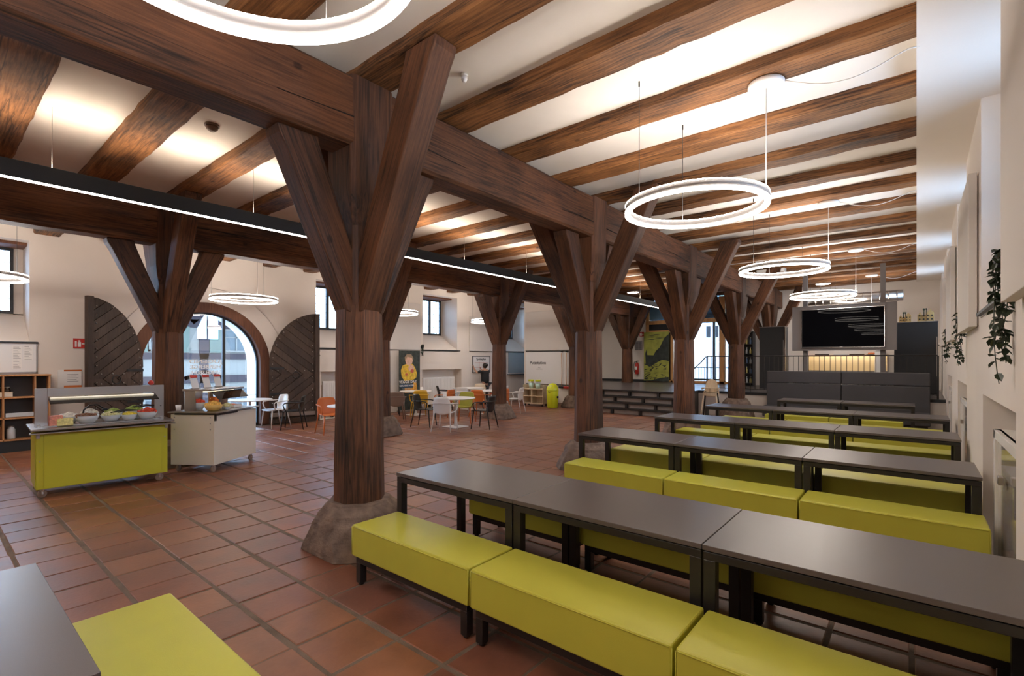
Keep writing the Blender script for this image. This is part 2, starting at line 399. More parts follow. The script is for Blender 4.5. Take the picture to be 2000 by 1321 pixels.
main_beam(-3.965, .33, 3.585, 4.195, 'massive dark brown timber girder over the nearer row of posts')
main_beam(-9.42, .34, 3.54, 4.195, 'long dark timber girder over the farther row of posts, behind the thin strip lamp')

# ------------------------------------------------------------------ posts with braces
def stone_base(t, s, hgt=.42, seed=0, z0=0, zs=1.0):
    rnd = random.Random(seed); vs = []; rings = [(0, .43, .50), (.05, .425, .49), (.15, .405, .455), (.26, .375, .415), (.30, .355, .385), (.335, .345, .375), (.40, .275, .298), (hgt, .265, .287)]
    dirs = [PI/8+k*PI/4 for k in range(8)]
    for i, (z, hw, dg) in enumerate(rings):
        c = hw*math.tan(PI/8)*(1.0+.5*(1-min(1, z/.3))) ; c = min(c, hw*.8)
        pts = [(hw, -c), (hw, c), (c, hw), (-c, hw), (-hw, c), (-hw, -c), (-c, -hw), (c, -hw)]
        j = .014 if 0 < i < 4 else .006
        for k in range(8):
            a_, b_ = pts[k], pts[(k+1) % 8]
            for f in (0, .5): vs.append((a_[0]+(b_[0]-a_[0])*f+rnd.uniform(-j, j), a_[1]+(b_[1]-a_[1])*f+rnd.uniform(-j, j), z0+z+(rnd.uniform(-.008, .008) if 0 < i < 4 else 0)))
    mb = MB(); m = len(rings)
    mb.add(vs, [(i*16+k, i*16+(k+1) % 16, (i+1)*16+(k+1) % 16, (i+1)*16+k) for i in range(m-1) for k in range(16)]+[tuple((m-1)*16+k for k in range(16)), tuple(range(16))[::-1]])
    return build('stone_base', mb, stone, t, bevel=.006)
def post(x, y, label, zb=3.56, floor=0, base=True, seed=1, only=None, w=.42):
    t = thing('timber_post', label, 'post', (x, y, floor))
    z0 = (.57 if seed == 4 else .40) if base else 0
    zt = 2.22-floor
    oc = [(w/2*math.cos(a)/math.cos(PI/8), w/2*math.sin(a)/math.cos(PI/8)) for a in [PI/8+k*PI/4 for k in range(8)]]
    if base: stone_base(t, 1.0, seed=seed).scale = (1, 1, 1.42 if seed == 4 else 1.0)
    # shaft: octagon, slightly narrower above
    mb = MB(); n = 8; vs = []; rr = random.Random(seed)
    for i in range(n+1):
        f = 1.02-.10*i/n
        for px, py in oc: vs.append((px*f+rr.uniform(-.004, .004), py*f+rr.uniform(-.004, .004), z0+(zt-z0)*i/n))
    mb.add(vs, [(i*8+k, i*8+(k+1) % 8, (i+1)*8+(k+1) % 8, (i+1)*8+k) for i in range(n) for k in range(8)]+[tuple(range(8))[::-1], tuple(n*8+k for k in range(8))])
    build('shaft', mb, post_w, t, bevel=.008)
    mb = MB(); prof = [(zt-.03, .155, .155), (2.9-floor, .155, .155), (3.05-floor, .165, .19), (3.2-floor, .17, .21), (ZJ-.003-floor, .175, .225)]
    vs = []
    for z, hx, hy in prof:
        b = .035
        hx2 = hy if z > 3-floor else hx
        vs += [(-hx2+b, -hy, z), (hx2-b, -hy, z), (hx2, -hy+b, z), (hx2, hy-b, z), (hx2-b, hy, z), (-hx2+b, hy, z), (-hx2, hy-b, z), (-hx2, -hy+b, z)]
    m = len(prof)
    mb.add(vs, [(i*8+k, i*8+(k+1) % 8, (i+1)*8+(k+1) % 8, (i+1)*8+k) for i in range(m-1) for k in range(8)]+[tuple(range(8))[::-1], tuple((m-1)*8+k for k in range(8))])
    build('post_head', mb, post_w, t, bevel=.006)
    def brace(dx, dy, reach, ztop, wd, th):
        s = Vector((dx, dy, 0)); side = Vector((-dy, dx, 0))
        z_a = 1.98-floor; z_b = ztop-floor
        def lin(r0, z0_, r1, z1_, f): return (r0+(r1-r0)*f, z0_+(z1_-z0_)*f)
        zt_ = z_b-.16
        inn = [(.06, z_a+.06), (.19, z_a+.16)]+[lin(.19, z_a+.16, reach-.035, zt_, f) for f in (.33, .66, 1)]+[(reach+.02, z_b-.07), (reach+.035, z_b)]
        ri = reach-th
        out = [(.02, z_a+.20), (.04, z_a+.40)]+[lin(.04, z_a+.42, ri-.045, zt_, f) for f in (.33, .66, 1)]+[(ri-.01, z_b-.06), (ri, z_b)]
        mbb = MB(); vs = []
        for (a, za), (b_, zb_) in zip(inn, out):
            for (r, z, sg) in ((a, za, -1), (a, za, 1), (b_, zb_, 1), (b_, zb_, -1)):
                p = s*r+side*sg*wd/2; vs.append((p.x, p.y, z))
        n_ = len(inn)
        mbb.add(vs, [(i*4+k, i*4+(k+1) % 4, (i+1)*4+(k+1) % 4, (i+1)*4+k) for i in range(n_-1) for k in range(4)]+[(3, 2, 1, 0), tuple((n_-1)*4+k for k in range(4))])
        a3 = s*inn[1][0]+Vector((0, 0, inn[1][1])); b3 = s*inn[4][0]+Vector((0, 0, inn[4][1])); zd = (b3-a3).normalized(); yd = zd.cross(side).normalized()
        Mb = Matrix((side, yd, zd)).transposed().to_4x4(); Mb.translation = a3; Mi = Mb.inverted()
        mbb.v = [tuple(Mi @ Vector(v)) for v in mbb.v]
        build('brace', mbb, post_w, t, bevel=.014).matrix_local = Mb
    for dx, dy in ((0, -1), (0, 1), (1, 0), (-1, 0)):
        if only and (dx, dy) not in only: continue
        if dy: brace(dx, dy, .78, zb, .23, .31)
        else: brace(dx, dy, 1.14, ZJ-.004, .23, .33)
    return t
AY = [2.63+4.13*k for k in range(5)]
labA = ['nearest octagonal timber post, large beside the first lime benches, on a stone foot',
        'second timber post from the camera, with its stone foot behind the second table row',
        'timber post right of the stage steps, with table rows before it',
        'timber post before the stage railing with a rounded stone foot behind a table end',
        'farthest timber post of the nearer row, standing on the stage behind the left black cabinet']
labB = ['dark timber post behind the cream serving cart, in front of the arched doorway',
        'timber post mostly hidden behind the nearest post, its stone foot showing at right',
        'timber post among the round cafe tables with a light patched stone foot',
        'timber post beside the yellow-green waste bin and the cleaning board',
        'dark timber post standing on the stage left of the fire extinguisher']
for k in range(5):
    fz = STG if k == 4 else 0
    post(-4.0, AY[k], labA[k], zb=3.583, floor=fz, base=(k < 4), seed=k+1)
    post(-9.45, AY[k], labB[k], zb=3.538, floor=fz, base=(k < 4), seed=k+11)
post(-4.0, AY[0]-4.13, 'timber post behind the camera beside the rear table row', zb=3.583, seed=31) if False else None

# ------------------------------------------------------------------ left wall
CY, ZS = 4.45, 1.57          # arch centre and springing
def wall_strips(mb, x0, x1, y0, y1, z0, z1, holes, arch=None):
    cuts = sorted({y0, y1, *[h[0] for h in holes], *[h[1] for h in holes]})
    if arch:
        cy, zs, R = arch; cuts = sorted(set(cuts) | {cy-R*math.cos(PI*k/32) for k in range(33)})
    for a, b in zip(cuts, cuts[1:]):
        m = (a+b)/2; hs = sorted([(h[2], h[3]) for h in holes if h[0] <= m <= h[1]])
        if arch and abs(m-cy) < R:
            za = zs+math.sqrt(max(0, R*R-(a-cy)**2)); zb = zs+math.sqrt(max(0, R*R-(b-cy)**2))
            mb.hull8([(x0, a, za), (x0, b, zb), (x0, b, z1), (x0, a, z1)], [(x1, a, za), (x1, b, zb), (x1, b, z1), (x1, a, z1)]); continue
        z = z0
        for h0, h1 in hs:
            if h0 > z: mb.box(x0, x1, a, b, z, h0)
            z = h1
        if z < z1: mb.box(x0, x1, a, b, z, z1)
WL = [(-.35, 1.39), (7.2, 8.92), (11.1, 12.73), (15.35, 17.1)]        # window recesses, left wall
SB, ST = 2.05, 3.98
NL = [(11.07, 12.95, 0, 1.36), (7.35, 9.0, 0, 1.36)]
XG = -13.95
mb = MB()
holes = [(a, b, SB, ST) for a, b in WL]
wall_strips(mb, XL-.35, XL, YB, YF+.2, -.1, ZC, holes+NL, (CY, ZS, 1.85))
wall_strips(mb, XG-.10, XL-.35, YB, YF+.2, -.1, ZC, holes, (CY, ZS, 1.85))
struct('wall_left', mb, plaster)
def arch_sweep(prof, n=40, zf=0.0):
    """closed profile [(x, r)] swept along jamb - semicircle - jamb"""
    mb = MB(); path = [(-1, 0, zf)]+[(math.cos(PI-PI*k/n), math.sin(PI-PI*k/n), ZS) for k in range(n+1)]+[(1, 0, zf)]
    m = len(prof); vs = []
    for c, s_, z in path:
        for x, r in prof: vs.append((x, CY+c*r, z+s_*r))
    L = len(path)
    mb.add(vs, [(i*m+k, i*m+(k+1) % m, (i+1)*m+(k+1) % m, (i+1)*m+k) for i in range(L-1) for k in range(m)]+[tuple(range(m))[::-1], tuple((L-1)*m+k for k in range(m))])
    return mb
struct('trim_2', arch_sweep([(XL, 1.86), (XL, 1.85), (-13.19, 1.505), (-13.36, 1.505), (-13.36, 1.285), (XG-.1, 1.285), (XG-.1, 1.86)]), plaster)
struct('trim_3', arch_sweep([(-13.17, 1.512), (-13.17, 1.27), (-13.34, 1.27), (-13.34, 1.512)]), frame_w, bevel=.015)
# arched glazed entrance
dr = struct('door_1', arch_sweep([(-13.34, 1.29), (-13.34, 1.235), (-13.40, 1.235), (-13.40, 1.29)]), anth)
for yy, ww in ((4.90, .035),):
    zz = ZS+math.sqrt(1.25**2-(yy-CY)**2)
    build('mullion', MB().box(-13.40, -13.34, yy-ww, yy+ww, 0, zz), anth, dr, bevel=.004)
build('mullion', MB().box(-13.395, -13.345, 3.8, 3.85, 0, ZS+1.07), anth, dr)
build('threshold', MB().box(-13.40, -13.32, CY-1.25, CY+1.25, 0, .06), anth, dr)
poly = [(CY-1.25, .05), (CY+1.25, .05)]+[(CY+1.25*math.cos(PI*k/30), ZS+1.25*math.sin(PI*k/30)) for k in range(31)]
build('pane', MB().prism(poly, 'x', -13.375, -13.367), glass_m, dr)
# lettering on the glass, read from outside
RXb = (PI/2, 0, -PI/2)
for body, sz, zz, w_ in (('JUGEND', .13, 1.615, 1.5), ('HERBERGE', .13, 1.485, 1.1), ('DINKELSBÜHL', .13, 1.345, .86)):
    text('lettering', body, sz, white_p, (-13.362, 4.50, zz), RXb, dr, bold=.003, sx=w_)
# old gate leaves folded back beside the arch
def clip(poly, n, d, keep):
    out = []
    for i in range(len(poly)):
        a, b = poly[i], poly[(i+1) % len(poly)]
        fa, fb = (a[0]*n[0]+a[1]*n[1]-d)*keep, (b[0]*n[0]+b[1]*n[1]-d)*keep
        if fa >= 0: out.append(a)
        if fa*fb < 0:
            t = fa/(fa-fb); out.append((a[0]+(b[0]-a[0])*t, a[1]+(b[1]-a[1])*t))
    return out
def gate(hinge, free, sgn, label):
    hx, hy = hinge; fx, fy = free; Lw = math.hypot(fx-hx, fy-hy); ang = math.atan2(fy-hy, fx-hx)
    t = thing('gate_leaf', label, 'gate', (hx, hy, .03), ang)
    # local: x from hinge(0) to free edge(L), z up, thickness along y; visible side is the one facing the room
    zf, zh = 2.93, 1.52
    outline = [(0, 0), (Lw, 0)]+[(Lw-Lw*math.sin(PI/2*k/24)*1.0, zh+(zf-zh)*math.cos(PI/2*k/24)) for k in range(25)]
    vis = -1 if sgn > 0 else 1
    build('backing', MB().prism(outline, 'y', .0, .035*(-vis)), door_w, t)
    # rim
    rim = MB(); inner = []
    rim.box(Lw-.10, Lw+.01, -.0, .075*vis, 0, zf); rim.box(0, Lw, 0, .06*vis, 0, .12)
    build('frame_stile', rim, door_w, t, bevel=.006)
    build('bottom_batten', MB().box(.02, Lw-.1, 0, .068*vis, .17, .27), plain('worn_batten'+str(sgn), (.22, .18, .16), .5), t, bevel=.004)
    core = clip(clip(outline, (1, 0), Lw-.11, -1), (0, 1), .28, 1)
    k = 0
    for half, nrm in ((0, (.62, .785)), (1, (.62, -.785))):
        part = clip(core, (0, 1), 1.28, 1 if half == 0 else -1)
        ds = [p[0]*nrm[0]+p[1]*nrm[1] for p in part]; d = min(ds)
        while d < max(ds):
            pl = clip(clip(part, nrm, d+.008, 1), nrm, d+.17-.008, -1)
            if len(pl) >= 3:
                ar = abs(sum(pl[i][0]*pl[(i+1) % len(pl)][1]-pl[(i+1) % len(pl)][0]*pl[i][1] for i in range(len(pl))))/2
                if ar > .004: build('plank', MB().prism(pl, 'y', 0, (.024+.006*(k % 2))*vis), door_w, t)
            k += 1; d += .17
    st = MB()
    for i in range(15):
        z = .36+i*.17; xs = [Lw-.17]
        if z < 2.75: pass
        xc = Lw-Lw*math.sqrt(max(0, 1-((z-zh)/(zf-zh))**2)) if z > zh else 0
        xs.append(xc+.07)
        for x in xs:
            if 0 < x < Lw-.05: st.sphere((x, .034*vis, z), .017, 6, 4)
    for i in range(5):
        for zz in (1.18, 1.38): st.sphere((.2+i*.22, .034*vis, zz), .017, 6, 4)
    for i in range(6): st.sphere((.12+i*.19, .034*vis, .33), .017, 6, 4)
    build('studs', st, inox, t, kind='stuff')
    c = (Lw*.52, .05*vis, 1.26)
    build('ring_handle', MB().tube([(c[0]+.085*math.cos(2*PI*k/18), c[1]+.012*vis, c[2]+.085*math.sin(2*PI*k/18)) for k in range(19)], .011, 6), black_p, t)
    for zh_ in (.75, 1.42): build('strap_hinge', MB().box(0, .35, .03*vis, .042*vis, zh_, zh_+.05), black_p, t)
    return t
gate((-13.05, 5.88), (-12.72, 7.07), 1, 'dark studded wooden gate leaf right of the archway, folded back with a ring handle')
gate((-13.04, 3.15), (-12.58, 2.13), -1, 'dark studded wooden gate leaf left of the archway, folded back behind the green cart')
# windows in deep reveals
def left_window(i, a, b, gl, gr, mu, wb):
    w = struct('window_%d' % i, MB().box(XG-.03, XG+.03, gl-.05, gl, 2.62, 3.93).box(XG-.03, XG+.03, gr, gr+.05, 2.62, 3.93)
               .box(XG-.03, XG+.03, gl, gr, 2.62, 2.68).box(XG-.03, XG+.03, gl, gr, 3.87, 3.93).box(XG-.03, XG+.045, mu-.04, mu+.04, 2.68, 3.87), anth)
    build('pane', MB().box(XG-.005, XG+.0, gl, gr, 2.68, 3.87), glass_m, w)
    mt = MB()
    for s0, s1 in ((gl, mu-.04), (mu+.04, gr)):
        for f in (1/3, 2/3): mt.box(XG+.0, XG+.012, s0+(s1-s0)*f-.006, s0+(s1-s0)*f+.006, 2.68, 3.87)
        for k in range(1, 5): mt.box(XG+.0, XG+.012, s0, s1, 2.68+k*.238-.006, 2.68+k*.238+.006)
    build('glazing_bars', mt, anth, w)
    # infill around glass, sloping sill
    inf = MB().box(XG-.10, XG-.02, a-.02, gl-.05, SB, ST).box(XG-.10, XG-.02, gr+.05, b+.02, SB, ST).box(XG-.1, XG-.02, a, b, SB-.02, 2.62).box(XG-.1, XG-.02, a, b, 3.93, ST)
    inf.prism([(XL-.0, SB), (XG-.02, 2.60), (XG-.02, SB-.05), (XL, SB-.05)], 'y', a, b)
    s1 = build('sill_slope', inf, plaster, w)
    build('lintel_board', MB().box(XG-.0, XL-.30, a, b, ST-.055, ST), frame_w, w)
    build('ledge', MB().box(XL-.01, XL+.05, a-.05, b+wb, SB-.035, SB-.008), anth, w)
left_window(1, -.35, 1.39, -.1, 1.2, .55, .12)
left_window(2, 7.2, 8.92, 7.4, 8.6, 8.03, .1)
left_window(3, 11.1, 12.73, 11.55, 12.62, 12.12, .12)
left_window(4, 15.35, 17.1, 15.7, 16.9, 16.3, .1)
# niche backs with radiators
for (a, b, z0, z1), nm in zip(NL, ('near', 'far')):
    t = thing('radiator', 'white panel radiator in the wall niche %s' % ('right of the child banner' if a > 10 else 'behind the orange chair'), 'radiator', (XL-.22, (a+b)/2, .12))
    L = (b-a)*.8
    build('panel', MB().box(-.04, .04, -L/2, L/2, 0, .95), white_p, t, bevel=.01)
    fn = MB()
    for k in range(int(L/.06)): fn.box(.04, .048, -L/2+.03+k*.06, -L/2+.055+k*.06, .05, .9)
    build('convector_ribs', fn, white_p, t)
    build('pipe', MB().tube([(0.02, -L/2-.05, -.12), (0.02, -L/2-.05, .85)], .018, 8), taupe_p, t)
    build('bracket', MB().box(-.12, -.03, -L/4-.02, -L/4+.02, .3, .34).box(-.12, -.03, L/4-.02, L/4+.02, .3, .34).box(-.10, 0, -L/4-.03, -L/4+.03, -.12, .0).box(-.10, 0, L/4-.03, L/4+.03, -.12, .0), steel_d, t)
# wall panels and boards, left wall
def wpanel(y0, y1, z0, z1, label, th=.055, name='acoustic_panel', mat=None):
    t = thing(name, label, 'panel', (XL, (y0+y1)/2, z0)); w = (y1-y0)/2
    build('panel_face', MB().box(.012, th, -w, w, 0.012, z1-z0), mat or panel_m, t, bevel=.004)
    build('dark_edge', MB().box(.0, th*.8, -w, w, 0, .012), anth, t)  # thin dark strip along the panel's lower edge
    return t
wpanel(13.35, 14.98, 2.02, 3.35, 'pale acoustic panel high on the wall above the menu whiteboard')
wpanel(9.25, 10.95, 2.02, 3.6, 'pale wide acoustic panel high on the wall above the child banner')
t = thing('whiteboard', 'whiteboard headed Speiseplan on the wall, where the person is writing', 'whiteboard', (XL, 14.02, 1.22))
build('board', MB().box(.005, .02, -.47, .47, 0, .6), white_w, t)
build('frame', MB().box(.0, .028, -.49, -.465, -.02, .62).box(.0, .028, .465, .49, -.02, .62).box(0, .028, -.49, .49, -.025, 0).box(0, .028, -.49, .49, .6, .62), anth, t)
text('heading', 'Speiseplan', .13, ink, (.0215, -.02, .46), RX, t, bold=.003)
ln = MB()
for z in (.36, .18): ln.box(.0205, .022, -.38, .38, z, z+.008)
for y in (-.13, .13): ln.box(.0205, .022, y, y+.006, .05, .4)
build('table_lines', ln, redp, t)
t = thing('whiteboard', 'white notice board with two printed sheets above the wooden shelf at the far left', 'whiteboard', (XL, .2, 1.47))
build('board', MB().box(.005, .02, -1.3, 1.28, 0, .56), white_w, t)
build('frame', MB().box(0, .028, 1.28, 1.30, -.02, .58).box(0, .028, -1.3, 1.3, -.02, 0).box(0, .028, -1.3, 1.3, .56, .58), inox, t)
for yy, h0, h1 in ((1.02, .06, .5), (1.17, .22, .5)):
    p = build('printed_sheet', MB().box(.0205, .023, yy-.065, yy+.065, h0, h1), paper, t)
    l = MB()
    for k in range(int((h1-h0)/.03)): l.box(.023, .0235, yy-.05, yy+.05-.02*(k % 3), h0+.012+k*.03, h0+.020+k*.03)
    build('print', l, inkg, p)
t = thing('notice', 'white and orange leaflet sign on the wall behind the green cart', 'sign', (XL, 1.98, 1.14))
build('sheet', MB().box(.01, .02, -.19, .17, 0, .36), paper, t)
build('stripe', MB().box(.0205, .022, -.10, .17, .33, .36), orange_p, t); build('stripe', MB().box(.0205, .022, -.10, .17, 0, .045), orange_p, t)
l = MB()
for k in range(5): l.box(.0205, .022, -.05, .12-.03*(k % 2), .12+k*.035, .13+k*.035)
build('print', l, inkg, t)
def fire_sign(loc, rot, label):
    t = thing('fire_sign', label, 'sign', loc); t.rotation_euler = rot
    build('plate', MB().box(-.1, .1, -.006, 0, 0, .2), redp, t)
    build('pictogram', MB().box(-.03, .02, -.008, -.006, .03, .13).box(-.02, .01, -.008, -.006, .135, .165).box(-.075, -.045, -.008, -.006, .03, .15).box(.03, .075, -.008, -.006, .08, .11), white_p, t)
fire_sign((XL+.008, 2.16-.04, 1.93), (0, 0, PI/2), 'small red fire extinguisher sign left of the left gate leaf')
# banner
t = thing('banner', 'dark roll-up banner with a child in a yellow jacket and white lettering', 'banner', (-12.86, 10.33, 0))
build('banner_sheet', MB().box(-.004, .004, -.43, .43, .06, 2.0), plain('banner_print', (.028, .04, .035), .6, var=.6, vscale=9), t)
build('banner_foot', MB().box(-.09, .09, -.45, .45, 0, .06), inox, t, bevel=.01)
build('banner_pole', MB().tube([(-.02, 0, .05), (-.02, 0, 2.0)], .01, 6).box(-.012, .012, -.43, .43, 1.995, 2.015), inox, t)
y = plain('print_yellow', (.72, .48, .05), .7, var=.3, vscale=14); sk = plain('print_skin', (.72, .46, .34), .7, var=.15, vscale=12)
def ell(cy, cz, ry, rz, n=20): return [(cy+ry*math.cos(2*PI*k/n), cz+rz*math.sin(2*PI*k/n)) for k in range(n)]
build('printed_figure', MB().prism([(-.36, 1.35), (-.3, 1.5), (-.16, 1.56), (.12, 1.56), (.22, 1.45), (.3, 1.25), (.27, 1.1), (.1, 1.02), (-.2, 1.0), (-.33, 1.15)], 'x', .0045, .006), y, t)
build('printed_face', MB().prism(ell(-.03, 1.68, .15, .17), 'x', .0062, .0075).prism(ell(.06, 1.42, .12, .11), 'x', .0062, .0075), sk, t)
build('printed_hair', MB().prism([(-.19, 1.66), (-.21, 1.78), (-.12, 1.88), (.06, 1.88), (.15, 1.76), (.13, 1.66), (.09, 1.76), (-.1, 1.8)], 'x', .0077, .009), plain('print_hair', (.35, .25, .16), .8), t)
build('printed_fruit', MB().prism(ell(.1, 1.33, .07, .06), 'x', .0092, .0105).prism(ell(-.14, 1.22, .05, .04), 'x', .0092, .0105), plain('print_red', (.55, .12, .08), .7), t)
build('printed_dish', MB().prism([(-.2, .62), (.33, .62), (.27, .95), (.16, .95), (.14, .78), (-.2, .78)], 'x', .0045, .006), plain('print_orange', (.75, .35, .05), .7, var=.4, vscale=16), t)
text('lettering', 'VEGGIE DAY:', .125, white_p, (.008, -.06, .935), RX, t, bold=.003)
build('lettering_band', MB().box(.0045, .006, -.38, .13, .80, .90), plain('print_blue', (.03, .07, .14), .6), t)
text('lettering', 'GESUNDES IN DER', .072, white_p, (.008, -.12, .83), RX, t, bold=.001)
text('lettering', 'DER KANTINE', .06, inkg, (.008, -.12, .73), RX, t)

# ------------------------------------------------------------------ right wall (very slightly skewed)
def skew(o):
    for v in o.data.vertices: v.co.x += max(-.02, (v.co.y-5.5)*.0068)
    return o
mb = MB()
RW = [(2.33-4.13, 2.33), (4.35, 6.46), (8.5, 10.6), (12.6, 14.73), (16.75, 18.86)]
NR = [(4.2, 6.3, 0, 1.38), (8.4, 10.45, 0, 1.38), (12.5, 14.6, 0, 1.38), (-1.8, 2.3, 0, 1.38)]
SBR = 2.15
wall_strips(mb, XR, XR+.28, YB, YF+.2, -.1, ZC, [(a, b, SBR, ZJ) for a, b in RW]+NR)
wall_strips(mb, XR+.28, XR+.95, YB, YF+.2, -.1, ZC, [(a, b, SBR, ZJ) for a, b in RW])
skew(struct('wall_right', mb, plaster))
for i, (a, b) in enumerate(RW):
    w = struct('window_%d' % (6+i), MB().box(XR+.86, XR+.92, a, a+.06, 2.7, ZJ).box(XR+.86, XR+.92, b-.06, b, 2.7, ZJ).box(XR+.86, XR+.92, a, b, 2.7, 2.76).box(XR+.86, XR+.92, a, b, ZJ-.06, ZJ).box(XR+.86, XR+.92, (a+b)/2-.03, (a+b)/2+.03, 2.7, ZJ), anth)
    build('pane', MB().box(XR+.885, XR+.89, a, b, 2.7, ZJ), glass_m, w)
    m_ = (a+b)/2
    build('infill', MB().box(XR+.84, XR+.94, a-.01, m_-.5, SBR, ZJ).box(XR+.84, XR+.94, m_+.5, b+.01, SBR, ZJ), plaster, w)  # added to narrow the unseen glass and cut the daylight
    sl = MB().prism([(XR, SBR), (XR+.92, 2.72), (XR+.95, 2.72), (XR+.95, SBR-.05), (XR, SBR-.05)], 'y', a, b)
    build('sill_slope', sl, plaster, w); skew(w)
    skew(build('ledge', MB().box(XR-.035, XR+.01, a-.1, b+.02, SBR-.035, SBR-.01), anth, w))
def rpanel(y0, y1, z0, z1, label):
    xr = XR+max(-.02, (y0-5.5)*.0068)
    t = thing('acoustic_panel', label, 'panel', (xr, (y0+y1)/2, z0)); w = (y1-y0)/2
    build('panel_face', MB().box(-.075, -.012, -w, w, 0, z1-z0), panel_m, t, bevel=.004)
    build('mounting_rail', MB().box(-.012, .012, -w+.05, w-.05, .02, z1-z0-.02), panel_m, t)
rpanel(2.1, 3.98, 2.03, 4.19, 'pale acoustic panel closest to the camera at the right picture edge')
rpanel(6.72, 8.42, 2.03, 3.57, 'second pale acoustic panel on the right wall, just beyond the first window bay')
rpanel(10.85, 12.5, 2.03, 3.57, 'third pale acoustic panel on the right wall, beyond the second window bay')
rpanel(14.95, 16.6, 2.03, 3.57, 'farthest pale acoustic panel on the right wall near the stage')
for (a, b, z0, z1), lb in zip(NR[:3], ('nearest', 'middle', 'farthest')):
    xr = XR+max(-.02, (a-5.5)*.0068)
    t = thing('heater_cover', 'white framed glossy heater cover in the %s right wall niche' % lb, 'heater cover', (xr+.02, (a+b)/2, 0.0)); L = b-a
    y0, y1 = -L/2+.1, L/2-.75 if lb == 'nearest' else L/2-.5
    build('frame', MB().box(.0, .05, y0, y0+.06, 0, 1.14).box(.0, .05, y1-.07, y1, 0, 1.14).box(.0, .05, y0, y1, 1.07, 1.14).box(0, .05, y0, y1, 0, .06), white_p, t, bevel=.004)
    build('gloss_panel', MB().box(.02, .035, y0+.05, y1-.06, .05, 1.08), plain('gloss_cream'+lb, (.50, .45, .40), .12, coat=.5), t)
    build('latch', MB().box(-.03, .0, y1-.62, y1-.54, .80, .86), inox, t, bevel=.006)
    build('niche_shelf', MB().box(.03, .20, y0, y1, 1.10, 1.14), white_p, t)

# ------------------------------------------------------------------ back wall behind the camera, far wall, partition
struct('wall_back', MB().box(XL-.9, XR+1.1, YB-.25, YB, -.1, ZC), plaster)
# far wall on Y = 20.3 : plaster with a kitchen hatch and a glazed timber front
GX0, GX1 = -9.12, -5.62
mb = MB()
def wx(x0, x1, z0, z1): mb.box(x0, x1, YF, YF+.3, z0, z1)
wx(XL-.9, GX0, -.1, ZC); wx(GX1, -3.05, -.1, ZC); wx(-.75, XR+1.1, -.1, ZC)
wx(-3.05, -.75, -.1, 1.32); wx(-3.05, -.75, 1.84, ZC); wx(GX0, GX1, -.1, STG)
struct('wall_far', mb, plaster)
struct('wall_side', MB().box(-11.95, -9.72, 15.28, 15.55, -.05, ZC).box(-11.95, -11.87, 15.55, YF, -.05, ZC), plaster)
g = struct('window_5', MB().box(GX0, GX0+.14, YF-.03, YF+.12, STG, ZC-.1).box(-8.02, -7.92, YF-.03, YF+.12, STG, ZC-.1).box(-6.05, -5.83, YF-.03, YF+.12, STG, ZC-.1).box(GX0, GX1, YF-.05, YF+.12, 3.22, 3.38).box(GX0, -7.92, YF-.04, YF+.1, 2.86, 2.96).box(GX1-.08, GX1, YF-.03, YF+.12, STG, ZC-.1).box(GX0, GX1, YF-.03, YF+.12, STG, STG+.1), larch, bevel=.006)
build('pane', MB().box(-7.92, GX1, YF+.05, YF+.056, STG, 3.22), glass_m, g)
build('upper_pane', MB().box(GX0, GX1, YF+.05, YF+.056, 3.38, ZC), glass_g, g)
build('mullion', MB().box(-6.30, -6.22, YF, YF+.1, STG, 3.22).box(-7.9, -6.05, YF, YF+.1, .86, .93), anth, g, bevel=.004)
build('blind_panel', MB().box(-8.95, -8.08, YF-.02, YF+.02, 3.42, 4.1), plain('blue_film', (.16, .30, .42), .35), g)
build('infill', MB().box(GX0+.14, -8.02, YF+.0, YF+.05, STG, 3.22), anth, g)
# stage
st = struct('floor_2', MB().box(-8.66, -5.28, 14.42, 15.62, 0.0, STG).box(-11.86, XR+.1, 15.62, YF, 0.0, STG-.0), plain('stage_laminate', (.075, .065, .062), .28))
struct('trim_4', MB().box(-5.27, XR+.1, 15.58, 15.615, 0, STG-.07), plaster)
struct('trim_5', MB().box(-5.27, XR+.1, 15.56, 15.625, STG-.07, STG+.005), anth)
struct('baseboard_far', MB().box(-11.86, GX0, YF-.03, YF-.0, STG, STG+.10), anth)
struct('baseboard_side', MB().box(-11.95, -9.72, 15.25, 15.28, 0, .10), taupe_p)
t = thing('stage_steps', 'wide dark stage steps with open pale-backed tiers in front of the stage', 'steps', (0, 13.98, 0))
for k in range(4):
    y0 = .10*k; z1 = (k+1)*STG/4
    build('tread', MB().box(-8.62, -5.3, y0, .46, z1-.05, z1), steel_d, t, bevel=.005)
    build('riser_panel', MB().box(-8.62, -5.32, y0+.12, y0+.13, z1-STG/4+.005, z1-.05), plain('tier_back%d' % k, (.42, .37, .33), .5), t)
    for x in range(9):
        xx = -5.55-.5*(k % 2)-x*.95
        if xx > -8.6: build('upright', MB().box(xx-.035, xx+.035, y0+.02, .42, z1-STG/4, z1-.05), steel_d, t)
build('side_panel', MB().prism([(.0, 0), (.46, 0), (.46, STG), (.40, STG), (0, .19)], 'x', -5.3, -5.26), steel_d, t)
